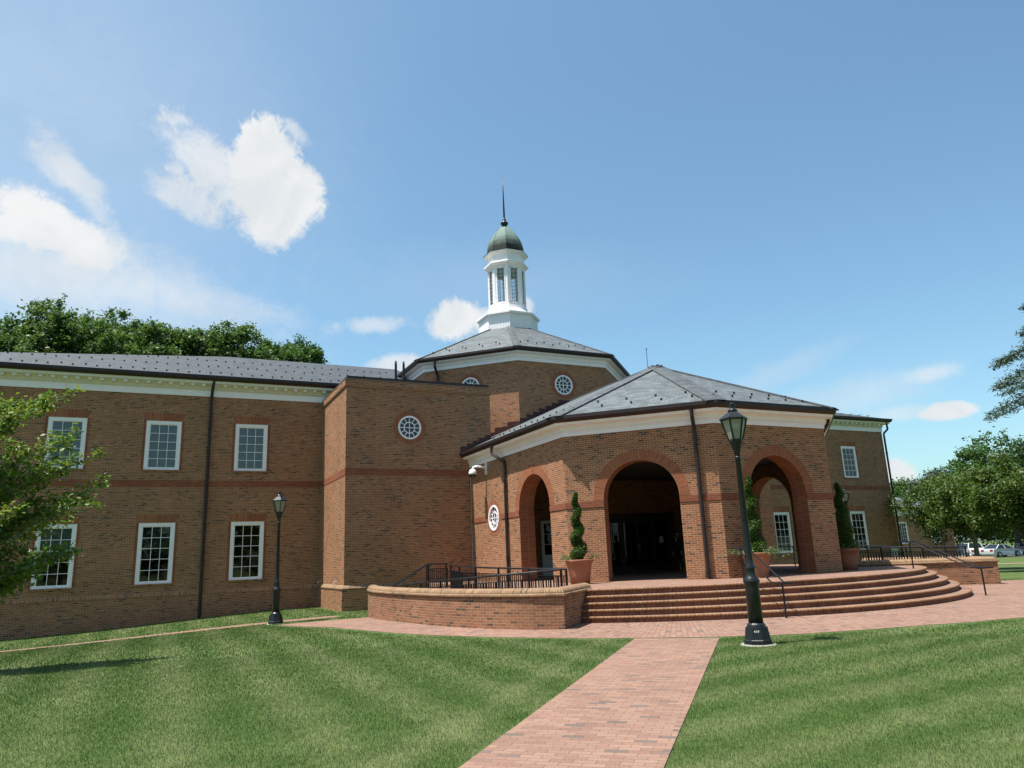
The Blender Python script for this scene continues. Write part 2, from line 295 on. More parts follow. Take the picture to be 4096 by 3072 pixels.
# ------------------------------------------------------------------ mesh building
class MB:
    def __init__(s): s.v = []; s.f = []; s.uv = []
    def poly(s, pts, uv=None):
        i = len(s.v); s.v += [tuple(p) for p in pts]; s.f.append(tuple(range(i, i+len(pts)))); s.uv.append(uv)
    def box(s, x0, y0, z0, x1, y1, z1, T=None):
        P = [Vector(p) for p in ((x0,y0,z0),(x1,y0,z0),(x1,y1,z0),(x0,y1,z0),(x0,y0,z1),(x1,y0,z1),(x1,y1,z1),(x0,y1,z1))]
        if T is not None: P = [T @ p for p in P]
        for q in ((0,3,2,1),(4,5,6,7),(0,1,5,4),(1,2,6,5),(2,3,7,6),(3,0,4,7)): s.poly([P[k] for k in q])
    def tube(s, pts, rad, n=8, cap=True):
        pts = [Vector(p) for p in pts]; R = rad if isinstance(rad, (list, tuple)) else [rad]*len(pts)
        base = len(s.v); prev = None
        for i, p in enumerate(pts):
            d = (pts[min(i+1, len(pts)-1)]-pts[max(i-1, 0)]).normalized()
            a = Vector((0, 0, 1)) if abs(d.z) < .9 else Vector((1, 0, 0))
            if prev is not None: a = prev
            x = (a-d*a.dot(d)).normalized(); prev = x; y = d.cross(x)
            for k in range(n):
                t = 2*PI*k/n; s.v.append(tuple(p+(x*math.cos(t)+y*math.sin(t))*R[i]))
        for i in range(len(pts)-1):
            for k in range(n):
                a, b = base+i*n+k, base+i*n+(k+1) % n
                s.f.append((a, b, b+n, a+n)); s.uv.append(None)
        if cap:
            s.f.append(tuple(base+k for k in range(n))[::-1]); s.uv.append(None)
            e = base+(len(pts)-1)*n; s.f.append(tuple(e+k for k in range(n))); s.uv.append(None)
    def bar(s, a, b, w, h=None):        # rectangular bar from a to b
        a, b = Vector(a), Vector(b); h = h or w; d = (b-a).normalized()
        u = Vector((0, 0, 1)) if abs(d.z) < .95 else Vector((1, 0, 0))
        x = d.cross(u).normalized(); y = x.cross(d)
        c = [(-w/2, -h/2), (w/2, -h/2), (w/2, h/2), (-w/2, h/2)]
        A = [a+x*i+y*j for i, j in c]; B = [b+x*i+y*j for i, j in c]
        for k in range(4): s.poly([A[k], B[k], B[(k+1) % 4], A[(k+1) % 4]])
        s.poly(A); s.poly(B[::-1])
    def lathe(s, prof, c=(0, 0, 0), n=16, ph=0.0):
        base = len(s.v); c = Vector(c)
        for r, z in prof:
            for k in range(n):
                t = 2*PI*k/n+ph; s.v.append((c.x+r*math.cos(t), c.y+r*math.sin(t), c.z+z))
        for i in range(len(prof)-1):
            for k in range(n):
                a, b = base+i*n+k, base+i*n+(k+1) % n
                s.f.append((a, b, b+n, a+n)); s.uv.append(None)
        s.f.append(tuple(base+k for k in range(n))[::-1]); s.uv.append(None)
        e = base+(len(prof)-1)*n; s.f.append(tuple(e+k for k in range(n))); s.uv.append(None)
    def sweep(s, path, prof, closed=False, uvswap=False, capends=True, v0=0.0):
        # path: XY polyline, prof: (outward offset, z); outward = right-hand side of travel
        P = [Vector((p[0], p[1])) for p in path]; n = len(P); rows = []; L = [0.0]
        for i in range(1, n+(1 if closed else 0)): L.append(L[-1]+(P[i % n]-P[i-1]).length)
        for i in range(n+(1 if closed else 0)):
            j = i % n
            a = P[j]-P[j-1] if (closed or i > 0) else P[1]-P[0]
            b = P[(j+1) % n]-P[j] if (closed or i < n-1) else P[n-1]-P[n-2]
            a, b = a.normalized(), b.normalized(); na, nb = Vector((a.y, -a.x)), Vector((b.y, -b.x))
            m = na+nb; m = m/max(m.length_squared, .2)*2
            rows.append([(P[j].x+m.x*o, P[j].y+m.y*o, z) for o, z in prof])
        pl = [v0]
        for i in range(1, len(prof)): pl.append(pl[-1]+math.hypot(prof[i][0]-prof[i-1][0], prof[i][1]-prof[i-1][1]))
        for i in range(len(rows)-1):
            for k in range(len(prof)-1):
                u = [(L[i], pl[k]), (L[i+1], pl[k]), (L[i+1], pl[k+1]), (L[i], pl[k+1])]
                if uvswap: u = [(b, a) for a, b in u]
                s.poly([rows[i][k], rows[i+1][k], rows[i+1][k+1], rows[i][k+1]], u)
        if capends and not closed:
            s.poly(rows[0]); s.poly(rows[-1][::-1])
    def face2d(s, O, T, U, outer, holes=(), uo=(0, 0), flip=False):
        lists = [[Vector((a, b, 0)) for a, b in outer]]+[[Vector((a, b, 0)) for a, b in h] for h in holes]
        flat = [p for l in lists for p in l]
        tris = tessellate_polygon(lists)
        O, T, U = Vector(O), Vector(T), Vector(U); nn = T.cross(U)
        for t in tris:
            a, b, c = [flat[i] for i in t]
            if ((b-a).cross(c-a)).z < 0: b, c = c, b
            if flip: b, c = c, b
            s.poly([O+T*q.x+U*q.y for q in (a, b, c)], [(q.x+uo[0], q.y+uo[1]) for q in (a, b, c)])
    def build(s, name, mat, parent=None, smooth=False):
        me = bpy.data.meshes.new(name); me.from_pydata(s.v, [], s.f); me.update()
        uvl = me.uv_layers.new(name='UVMap')
        co = s.v; data = []
        for poly, uv in zip(me.polygons, s.uv):
            if uv is None:
                n = poly.normal
                t = Vector((-n.y, n.x, 0))
                if t.length < .15: t = Vector((1, 0, 0)); b = Vector((0, 1, 0))
                else: t.normalize(); b = n.cross(t)
                for i in poly.vertices: p = Vector(co[i]); data += [p.dot(t), p.dot(b)]
            else:
                for q in uv: data += [q[0], q[1]]
        uvl.data.foreach_set('uv', data)
        if smooth: me.polygons.foreach_set('use_smooth', [True]*len(me.polygons))
        me.materials.append(M[mat] if isinstance(mat, str) else mat)
        o = bpy.data.objects.new(name, me); COL.objects.link(o)
        if parent is not None: par(o, parent)
        return o
def par(o, p):
    o.parent = p
    mw = Matrix.Translation(p.get('_base', (0, 0, 0))) if p.type == 'EMPTY' else Matrix()
    if p.type == 'EMPTY': o.matrix_parent_inverse = mw.inverted()
def thing(name, label, cat, loc=(0, 0, 0), group=None):
    o = bpy.data.objects.new(name, None); COL.objects.link(o); o.location = loc; o.empty_display_size = .2
    o['label'] = label; o['category'] = cat; o['_base'] = tuple(loc)
    if group: o['group'] = group
    return o
def tag(o, label, cat, group=None):
    o['label'] = label; o['category'] = cat
    if group: o['group'] = group
    return o
def struct(o, kind='structure'): o['kind'] = kind; return o
def copy_tree(o, parent=None):
    c = o.copy(); COL.objects.link(c)
    if parent is not None: c.parent = parent; c.matrix_parent_inverse = o.matrix_parent_inverse.copy()
    for ch in o.children: copy_tree(ch, c)
    return c
def arc(cx, cy, r, a0, a1, n): return [(cx+r*math.cos(a0+(a1-a0)*i/n), cy+r*math.sin(a0+(a1-a0)*i/n)) for i in range(n+1)]
def ss(a, b, t):
    u = np.clip((np.asarray(t, float)-a)/(b-a), 0, 1); return u*u*(3-2*u)
def gz(x, y):
    return -1.65-.15*ss(18, 32, y)-.5*ss(6.8, -6, x)*ss(14, 34, y)-.30*ss(27, 75, x)

# ================================================================== GROUND
xs = np.unique(np.concatenate([np.linspace(-700, -30, 24), np.arange(-30, 60, .75), np.linspace(60, 130, 40), np.linspace(140, 900, 24)]))
ys = np.unique(np.concatenate([np.linspace(-500, -6, 18), np.arange(-6, 40, .75), np.linspace(40, 110, 40), np.linspace(120, 1200, 24)]))
gx, gy = np.meshgrid(xs, ys); gzv = gz(gx, gy)
gv = np.stack([gx.ravel(), gy.ravel(), gzv.ravel()], 1); nx, ny = len(xs), len(ys)
ii, jj = np.meshgrid(np.arange(nx-1), np.arange(ny-1)); q = (jj*nx+ii).ravel()
gf = np.stack([q, q+1, q+nx+1, q+nx], 1)
me = bpy.data.meshes.new('lawn'); me.from_pydata(gv.tolist(), [], gf.tolist()); me.polygons.foreach_set('use_smooth', [True]*len(me.polygons))
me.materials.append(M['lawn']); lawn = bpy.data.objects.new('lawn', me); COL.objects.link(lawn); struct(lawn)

PC = (18.43, 24.2)
# ring of paving round the portico (bricks laid on radial lines)
b = MB(); R0, R1 = 6.0, 14.45
A0, A1 = math.radians(176), math.radians(338)
nA = 120; rr = np.linspace(R0, R1+.25, 8)
def ringR(a):      # outer edge measured on the photograph's plan
    d = math.degrees(a)
    return float(np.interp(d, [176, 190, 200, 212, 225, 236, 240, 252, 262, 275, 300, 338], [14.9, 14.1, 14.3, 14.65, 14.85, 14.95, 14.9, 14.35, 14.2, 14.4, 14.9, 15.2]))
for i in range(nA):
    a, c = A0+(A1-A0)*i/nA, A0+(A1-A0)*(i+1)/nA
    for j in range(7):
        P = []; U = []
        for ang, rj in ((a, j), (a, j+1), (c, j+1), (c, j)):
            r = R0+(ringR(ang)-R0)*rj/7; x, y = PC[0]+r*math.cos(ang), PC[1]+r*math.sin(ang)
            P.append((x, y, float(gz(x, y))+.006)); U.append((r, ang*13.2))
        b.poly(P, U)
plaza = struct(b.build('plaza_paving', 'radial_paver'))
# walk straight out from the middle arch (45 degrees)
b = MB(); fwd = Vector((-.687, -.7266)); rt = Vector((.7266, -.687))
eL = Vector((8.40, 12.53)); wd = 1.62
for i in range(24):
    s0, s1 = -.35+i*.75, -.35+(i+1)*.75
    for k in range(2):
        P = []; U = []
        for s, w in ((s0, k*wd/2), (s1, k*wd/2), (s1, (k+1)*wd/2), (s0, (k+1)*wd/2)):
            q2 = eL+fwd*s+rt*w; P.append((q2.x, q2.y, float(gz(q2.x, q2.y))+.011)); U.append((w, s))
        b.poly(P, U)
walk = struct(b.build('brick_walk', 'paver_brick'))
# narrow service path along the left wing
b = MB(); px = np.linspace(5.9, -30, 60)
for i in range(59):
    P = []; U = []
    for x, e in ((px[i], 0), (px[i], 1), (px[i+1], 1), (px[i+1], 0)):
        y = 26.55+e*1.05+ (-.0)*(x); P.append((x, y, float(gz(x, y))+.010)); U.append((e*1.05, x))
    b.poly(P, U)
npath = struct(b.build('narrow_path', 'paver_brick'))

# ================================================================== BUILDING
ZG = -1.65
bld = thing('brick_building', 'red brick public building with slate roofs, an arched octagonal portico and white cupola', 'building', (18.43, 30.3, -1.65))
WY, WZF = 35.4, 7.72
def rect(u0, u1, z0, z1): return [(u0, z0), (u1, z0), (u1, z1), (u0, z1)]
def circle(u, z, r, n=40): return [(u+r*math.cos(2*PI*i/n), z+r*math.sin(2*PI*i/n)) for i in range(n)]
def wall(b, p0, p1, z0, z1, holes=(), depth=.22, outer=None, uo=0.0):
    """outward side is on the right of p0->p1"""
    p0, p1 = Vector((*p0, 0)), Vector((*p1, 0)); T = (p1-p0); L = T.length; T /= L; nrm = Vector((T.y, -T.x, 0))
    b.face2d(p0, T, (0, 0, 1), outer or rect(0, L, z0, z1), holes, (uo, 0))
    for h in holes:
        s = 0
        for i in range(len(h)):
            a, c = h[i], h[(i+1) % len(h)]; l = math.hypot(c[0]-a[0], c[1]-a[1])
            A = p0+T*a[0]+Vector((0, 0, a[1])); C = p0+T*c[0]+Vector((0, 0, c[1])); d = nrm*depth
            b.poly([A, C, C-d, A-d], [(0, s), (0, s+l), (depth, s+l), (depth, s)] if abs(c[1]-a[1]) < .01 else [(0, a[1]), (0, c[1]), (depth, c[1]), (depth, a[1])])
            s += l
    return T, nrm
# ---- window units -------------------------------------------------
def make_window(h, w=1.416, blind=None, blind_to=0.0):
    f = MB(); cw = .135
    for x0, x1, z0, z1 in ((-w/2, -w/2+cw, 0, h), (w/2-cw, w/2, 0, h), (-w/2+cw, w/2-cw, h-cw, h), (-w/2+cw, w/2-cw, 0, .07)):
        f.box(x0, .012, z0, x1, .13, z1)
    o = f.build('window', 'white_paint')
    s = MB(); x0, x1, z0, z1 = -w/2+cw, w/2-cw, .07, h-cw; sw = .042
    for a in ((x0, x0+sw, z0, z1), (x1-sw, x1, z0, z1), (x0+sw, x1-sw, z0, z0+sw), (x0+sw, x1-sw, z1-sw, z1)): s.box(a[0], .045, a[2], a[1], .085, a[3])
    X0, X1, Z0, Z1 = x0+sw, x1-sw, z0+sw, z1-sw; mw = .022
    for i in (1, 2): xx = X0+(X1-X0)*i/3; s.box(xx-mw/2, .05, Z0, xx+mw/2, .08, Z1)
    for i in (1, 2, 3, 4): zz = Z0+(Z1-Z0)*i/5; s.box(X0, .052, zz-mw/2, X1, .078, zz+mw/2)
    s.build('sash', 'white_paint', o)
    g = MB(); g.poly([(X0, .065, Z0), (X1, .065, Z0), (X1, .065, Z1), (X0, .065, Z1)]); g.build('pane', 'window_glass', o)
    if blind:
        c = MB(); zb = Z0+(Z1-Z0)*blind_to
        c.box(X0-.02, .15, zb, X1+.02, .155, Z1+.03); c.build('blind', blind, o)
    return o
def make_round(r=.52):
    def ring(b, ra, rb, y0, y1, n=48):
        for i in range(n):
            t0, t1 = 2*PI*i/n, 2*PI*(i+1)/n
            c0, s0, c1, s1 = math.cos(t0), math.sin(t0), math.cos(t1), math.sin(t1)
            b.poly([(ra*c0, y0, ra*s0), (ra*c1, y0, ra*s1), (rb*c1, y0, rb*s1), (rb*c0, y0, rb*s0)][::-1])
            b.poly([(ra*c0, y0, ra*s0), (ra*c0, y1, ra*s0), (ra*c1, y1, ra*s1), (ra*c1, y0, ra*s1)][::-1])
            b.poly([(rb*c0, y0, rb*s0), (rb*c0, y1, rb*s0), (rb*c1, y1, rb*s1), (rb*c1, y0, rb*s1)])
    f = MB(); ring(f, r-.075, r, -.03, .12); o = f.build('round_window', 'white_paint')
    s = MB(); ring(s, r*.46-.02, r*.46+.02, .015, .06)
    for k in range(12):
        t = 2*PI*k/12; d = Vector((math.cos(t), 0, math.sin(t))); a0 = 0 if k % 3 == 0 else r*.46
        s.bar(d*a0+Vector((0, .038, 0)), d*(r-.07)+Vector((0, .038, 0)), .034, .034)
    s.build('glazing_bars', 'white_paint', o)
    g = MB(); n = 40; g.poly([((r-.06)*math.cos(2*PI*i/n), .05, (r-.06)*math.sin(2*PI*i/n)) for i in range(n)]); g.build('pane', 'window_glass', o)
    return o
def place(o, x, y, z, tdir, first):
    c = o if first else copy_tree(o)
    c.location = (x, y, z); c.rotation_euler = (0, 0, math.atan2(tdir[1], tdir[0])); par(c, bld); return c
def lintel(b, cx, z, w, n, P0, T, hgt=.34, splay=.12):
    p = 0.006
    def pt(u, zz): q = P0+T*u+n*p; return (q.x, q.y, zz)
    b.poly([pt(cx-w/2-.02, z), pt(cx+w/2+.02, z), pt(cx+w/2+.02+splay, z+hgt), pt(cx-w/2-.02-splay, z+hgt)], [(0, -w/2), (0, w/2), (hgt*.6, w/2+splay*.3), (hgt*.6, -w/2-splay*.3)])
def ring_face(b, P0, T, n, u, z, r0, r1, a0=0, a1=2*PI, nseg=48, p=.006, rim=True):
    for i in range(nseg):
        t0, t1 = a0+(a1-a0)*i/nseg, a0+(a1-a0)*(i+1)/nseg
        def pt(r, t, q=p): v = P0+T*(u+r*math.cos(t))+n*q; return (v.x, v.y, z+r*math.sin(t))
        rm = (r0+r1)/2
        b.poly([pt(r0, t0), pt(r1, t0), pt(r1, t1), pt(r0, t1)], [(0, t0*rm), (.2, t0*rm), (.2, t1*rm), (0, t1*rm)])
        if rim: b.poly([pt(r1, t0), pt(r1, t0, -.01), pt(r1, t1, -.01), pt(r1, t1)])
def band(b, path, z0, z1, o=.012): b.sweep(path, [(-.01, z0), (o, z0), (o, z1), (-.01, z1)])
# ---- cornices and gutters -------------------------------------------
def cornice(path, zf, k=1.0, hgt=.45, ov=.34, frieze=.26, mod=False, name='cornice', mat='white_paint', modsp=.45):
    b = MB()
    b.sweep(path, [(-.02, zf), (.035, zf), (.035, zf+frieze), (.055, zf+frieze+.01), (.055, zf+frieze+.045), (.09, zf+frieze+.07), (.10, zf+hgt*.72), (.13, zf+hgt*.76),
                   (ov-.03, zf+hgt*.80), (ov, zf+hgt*.82), (ov, zf+hgt*.93), (ov+.05, zf+hgt), (-.02, zf+hgt+.01)])
    for i in range(len(path)-1):           # dentil row
        a, c = Vector((*path[i], 0)), Vector((*path[i+1], 0)); T = c-a; L = T.length; T /= L; n = Vector((T.y, -T.x, 0))
        sp = .075
        for q3 in range(int(L/sp)):
            u = (q3+.5)*sp; ang = math.atan2(T.y, T.x)
            X = Matrix.Translation(a+T*u+Vector((0, 0, zf+frieze+.012)))@Matrix.Rotation(ang, 4, 'Z')
            b.box(-.02, -.078, 0, .02, -.05, .032, X)
        if mod:
            for q3 in range(int(L/modsp)):
                u = (q3+.5)*modsp; ang = math.atan2(T.y, T.x)
                X = Matrix.Translation(a+T*u+Vector((0, 0, zf+hgt*.62)))@Matrix.Rotation(ang, 4, 'Z')
                b.box(-.075, -ov+.06, 0, .075, -.095, hgt*.165, X)
    return b.build(name, mat, bld)
def gutter(path, zt, ov=.36, h=.23, name='gutter'):
    b = MB(); b.sweep(path, [(ov-.16, zt-h), (ov+.02, zt-h), (ov+.10, zt-h*.62), (ov+.12, zt-h*.5), (ov+.12, zt), (ov+.09, zt), (ov+.07, zt-.05), (ov-.16, zt-.05)])
    return b.build(name, 'bronze_gutter', bld)
def downspout(pts, name='downspout', w=.10):
    b = MB()
    for a, c in zip(pts[:-1], pts[1:]): b.tube([a, c], w*.52, 8)
    zs = [p[2] for p in pts]; a, c = Vector(pts[-2]), Vector(pts[-1])
    for t in np.arange(.15, 1, .3): p = a.lerp(c, t); b.tube([p-Vector((0, 0, .03)), p+Vector((0, 0, .03))], w*.68, 8)
    return b.build(name, 'bronze_gutter', bld)

# ---- left and right wings -------------------------------------------
wx = (-3.75, -.07, 3.61); XL, XR = -13.2, 46.25
def wing(p0, p1, wins, zu, zl, blinds):
    b = MB(); L = p1[0]-p0[0]; holes = []
    for x, *_ in wins:
        for z0, z1 in (zu, zl): holes.append(rect(x-p0[0]-.708, x-p0[0]+.708, z0, z1))
    wall(b, p0, p1, -3.2, WZF+.3, holes, uo=p0[0]); return b
LW = MB.__new__(MB); U_, L_ = (4.354, 6.514), (-.46, 2.07); U2_, L2_ = (4.44, 6.60), (-.36, 2.17)
b = wing((XL, WY), (12.6, WY), [(x,) for x in wx+(-7.43, -11.1)], U_, L_, None)
wall(b, (XL, 50), (XL, WY), -3.2, WZF+.3); wall(b, (12, 50), (XL, 50), -3.2, WZF+.3)
b.build('wing_wall', 'wall_brick', bld)
b = wing((24.3, WY), (XR, WY), [(x,) for x in (32.3, 35.72, 39.16, 42.62)], U2_, L2_, None)
wall(b, (XR, WY), (XR, 50), -3.2, WZF+.3); wall(b, (XR, 50), (25, 50), -3.2, WZF+.3)
b.build('wing_wall', 'wall_brick', bld)
up1 = make_window(2.16, blind='blind_pale', blind_to=0.0); lo1 = make_window(2.53); lo_b = make_window(2.53, blind='blind_green', blind_to=.47); lo_c = make_window(2.53, blind='dark_frame', blind_to=.45)
first = True
for x in wx+(-7.43, -11.1): place(up1, x, WY, U_[0], (1, 0), first); first = False
place(lo1, 3.61, WY, L_[0], (1, 0), True); place(lo_c, -.07, WY, L_[0], (1, 0), True); place(lo_b, -3.75, WY, L_[0], (1, 0), True)
for x in (-7.43, -11.1): place(lo1, x, WY, L_[0], (1, 0), False)
upd = make_window(2.16)
for i, x in enumerate((32.3, 35.72, 39.16, 42.62)):
    place(upd, x, WY, U2_[0], (1, 0), i == 0); place(lo1, x, WY, L2_[0], (1, 0), False)
X_, N_ = Vector((1, 0, 0)), Vector((0, -1, 0)); b = MB(); sl_ = MB()
for xsx, (zu, zl) in ((wx+(-7.43, -11.1), (U_, L_)), ((32.3, 35.72, 39.16, 42.62), (U2_, L2_))):
    for x in xsx:
        for z0, z1 in (zu, zl):
            b = MB(); lintel(b, x, z1+.004, 1.416, N_, Vector((0, WY, 0)), X_); b.build('flat_arch', 'rubbed_brick', bld)
            for s in (-1, 1):      # rubbed jambs
                xx = x+s*(.708+.055); b = MB(); b.poly([(xx-.05, WY-.005, z0), (xx+.05, WY-.005, z0), (xx+.05, WY-.005, z1), (xx-.05, WY-.005, z1)]); b.build('rubbed_jamb', 'belt_brick', bld)
            sl_ = MB(); sl_.box(x-.76, WY-.05, z0-.075, x+.76, WY+.05, z0-.006); sl_.build('brick_sill', 'wall_brick', bld)
for pth_ in ([(XL, WY), (6.83, WY)], [(30.04, WY), (XR, WY)], [(6.824, WY), (6.824, 30.3), (13.46, 30.3), (13.46, 34.5)]):
    b = MB(); band(b, pth_, 3.61, 3.895, .013); b.build('belt_course', 'belt_brick', bld)
for pth_ in ([(XL, WY), (6.83, WY)], [(30.04, WY), (XR, WY)]):
    b = MB(); b.sweep(pth_, [(0, -3.2), (.09, -3.2), (.09, -.97), (.01, -.83), (0, -.83)]); b.build('plinth', 'wall_brick', bld)
b = MB(); b.sweep([(XL, WY), (6.83, WY)], [(.088, -.99), (.10, -.985), (.10, -.955), (.012, -.822)], uvswap=True); b.build('plinth_cap', 'wall_brick', bld)
for pth in ([(XL, 50), (XL, WY), (12.6, WY)], [(24.3, WY), (XR, WY), (XR, 50)]):
    cornice(pth, WZF, hgt=.66, ov=.42, frieze=.27, mod=True, mat='cream_paint', name='cornice'); b = MB(); b.sweep(pth, [(.0, WZF-.003), (.039, WZF-.003), (.039, WZF+.268), (.0, WZF+.268)]); b.build('frieze', 'white_paint', bld); gutter(pth, 8.60, .46, .24)
# roofs of the wings
b = MB(); b.poly([(XL-.5, 34.88, 8.57), (12.6, 34.88, 8.57), (12.6, 42.45, 11.6), (2.8, 42.45, 11.6)]); b.poly([(XL-.5, 50.5, 8.57), (XL-.5, 34.88, 8.57), (2.8, 42.45, 11.6)])
b.poly([(12.6, 50.5, 8.57), (XL-.5, 50.5, 8.57), (2.8, 42.45, 11.6), (12.6, 42.45, 11.6)])
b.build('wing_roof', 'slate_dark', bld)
b = MB(); b.poly([(24.3, 34.88, 8.57), (XR+.5, 34.88, 8.57), (30.3, 42.45, 11.6), (24.3, 42.45, 11.6)]); b.poly([(XR+.5, 34.88, 8.57), (XR+.5, 50.5, 8.57), (30.3, 42.45, 11.6)])
b.poly([(XR+.5, 50.5, 8.57), (24.3, 50.5, 8.57), (24.3, 42.45, 11.6), (30.3, 42.45, 11.6)])
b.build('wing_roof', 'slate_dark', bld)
downspout([(1.86, WY-.40, 8.40), (1.82, WY-.40, 8.05), (1.80, WY-.10, 7.62), (1.80, WY-.10, -1.95)], w=.13)
downspout([(46.35, WY-.42, 8.4), (46.55, WY-.3, 7.9), (46.30, WY-.12, 7.6), (46.30, WY-.12, -1.8)], w=.13)

# ---- stair blocks left and right of the drum -------------------------
for k, (x0, x1) in enumerate(((6.824, 13.46), (23.40, 30.04))):
    b = MB(); cxw = 9.6-6.824 if k == 0 else 30.04-(9.6-6.824)-23.40
    wall(b, (x0, 36), (x0, 30.3), -2.4, 7.45); wall(b, (x0, 30.3), (x1, 30.3), -2.4, 7.45, [circle(cxw, 5.705, .505)], uo=x0); wall(b, (x1, 30.3), (x1, 36), -2.4, 7.45)
    b.sweep([(x0, 36), (x0, 30.3), (x1, 30.3), (x1, 36)], [(-.01, 7.36), (.035, 7.36), (.035, 7.42), (.06, 7.43), (.06, 7.66), (.02, 7.69), (-.25, 7.69)])
    b.sweep([(x0, 36), (x0, 30.3), (x1, 30.3), (x1, 36)], [(0, -2.4), (.09, -2.4), (.09, -.97), (0, -.97)])
    b.build('stair_block', 'wall_brick', bld)
    b = MB(); b.sweep([(x0, 36), (x0, 30.3), (x1, 30.3), (x1, 36)], [(-.01, -.965), (.11, -.965), (.115, -.92), (.0, -.79)], uvswap=True); b.build('plinth_cap', 'coping_brick', bld)
    b = MB(); b.sweep([(x0, 36), (x0, 30.3), (x1, 30.3), (x1, 36)], [(-.02, 7.692), (.065, 7.692), (.065, 7.712), (-.02, 7.715)]); b.build('drip_edge', 'copper_edge', bld)
    b = MB(); b.sweep([(x0, 36), (x0, 30.3), (x1, 30.3), (x1, 36)], [(-.03, 7.71), (-.03, 7.86), (-.30, 7.90), (-.32, 7.6)]); b.poly([(x0+.2, 30.5, 7.62), (x1-.2, 30.5, 7.62), (x1-.2, 36, 7.62), (x0+.2, 36, 7.62)])
    b.build('parapet', 'parapet_metal', bld)
    b = MB(); ring_face(b, Vector((x0, 30.3, 0)), X_, N_, cxw, 5.705, .505, .725); b.build('window_ring', 'rubbed_brick', bld)
rw = make_round(.52); place(rw, 9.6, 30.3, 5.705, (1, 0), True); place(rw, 27.26, 30.3, 5.705, (1, 0), False)
# roof-access ladder hoops on the left block
lad = MB()
for x in (9.25, 9.62):
    pts = [(x-.02, 31.2, 7.7), (x-.02, 31.2, 8.75)]+[(x-.02, 31.2+.16*(1-math.cos(t)), 8.75+.2*math.sin(t)) for t in np.linspace(.3, PI, 8)]+[(x-.02, 31.52, 7.7)]
    pts = [(p[0]+(p[1]-31.2)*.45, p[1], p[2]) for p in pts]; lad.tube(pts, .034, 8)
lad.build('ladder_hoops', 'black_iron', bld)
b = MB(); b.poly([(9.0, 31.4, 7.86), (9.35, 31.0, 8.02), (9.5, 31.6, 7.86)]); b.poly([(9.35, 31.0, 8.02), (9.7, 31.4, 7.86), (9.5, 31.6, 7.86)]); b.build('roof_vent', 'utility_grey', bld)

# ---- octagonal drum ---------------------------------------------------
DC, DA = (18.43, 38.33), 6.294; DH = DA*math.tan(PI/8)
def octo(c, a): h = a*math.tan(PI/8); return [(c[0]-a, c[1]+h), (c[0]-a, c[1]-h), (c[0]-h, c[1]-a), (c[0]+h, c[1]-a), (c[0]+a, c[1]-h), (c[0]+a, c[1]+h), (c[0]+h, c[1]+a), (c[0]-h, c[1]+a)]
oc = octo(DC, DA); b = MB(); rb = MB()
for i in range(8):
    p, q = oc[i], oc[(i+1) % 8]; hs = [circle(DH, 8.59, .5)] if i in (1, 2, 3) else []
    T, n = wall(b, p, q, 3.0, 9.9, hs, uo=i*1.7)
    if hs: rb = MB(); ring_face(rb, Vector((*p, 0)), T, n, DH, 8.59, .5, .73); rb.build('window_ring', 'rubbed_brick', bld)
b.build('drum_wall', 'wall_brick', bld)
s2 = math.sqrt(.5)
place(rw, DC[0], DC[1]-DA, 8.59, (1, 0), False); place(rw, DC[0]-DA*s2, DC[1]-DA*s2, 8.59, (s2, -s2), False); place(rw, DC[0]+DA*s2, DC[1]-DA*s2, 8.59, (s2, s2), False)
dp = oc+[oc[0]]
def closed_cornice(path, *a, **k): return cornice(path+[path[1]], *a, **k)
cornice(dp, 9.71, hgt=.46, ov=.34, frieze=.16); gutter(dp, 10.34, .38, .2)
b = MB(); oe, ob = octo(DC, DA+.48), octo(DC, 1.64); ze, zb = 10.32, 13.12; hc = MB()
for i in range(8):
    j = (i+1) % 8; b.poly([(*oe[i], ze), (*oe[j], ze), (*ob[j], zb), (*ob[i], zb)])
def hipcap(bm, e, t, c, w=.26, up=.03):      # slates laid along a hip from e to t; c = the plan centre
    e, t = Vector(e), Vector(t); d = (t-e).normalized(); out = Vector((e.x-c[0], e.y-c[1], 0)).normalized(); side = Vector((-out.y, out.x, 0)); L = (t-e).length
    cosk = math.cos(PI/8)
    for s in (1, -1):
        drop = -.30*math.tan(PI/8)*w*.72
        a, q = e+Vector((0, 0, up)), t+Vector((0, 0, up)); off = side*s*w+Vector((0, 0, drop))
        uv = [(0, 0), (0, L), (w, L), (w, 0)]; P = [a, q, q+off, a+off]
        if s < 0: P = P[::-1]; uv = uv[::-1]
        bm.poly(P, uv)
        bm.poly([a+off, q+off, q+off-Vector((0, 0, .05)), a+off-Vector((0, 0, .05))])
for i in range(8): hipcap(hc, (*oe[i], ze), (*ob[i], zb), DC, .2, .03)
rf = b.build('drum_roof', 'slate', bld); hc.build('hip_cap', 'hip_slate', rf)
# downspouts of the drum
q = Vector((*oc[1], 0)).lerp(Vector((*oc[2], 0)), .155); n1 = Vector((-s2, -s2, 0))
a1 = q+n1*.40; a2 = q+n1*.10
downspout([(a1.x, a1.y, 10.2), (a1.x, a1.y, 9.85), (a2.x, a2.y, 9.45), (a2.x, a2.y, 6.5)], w=.14)

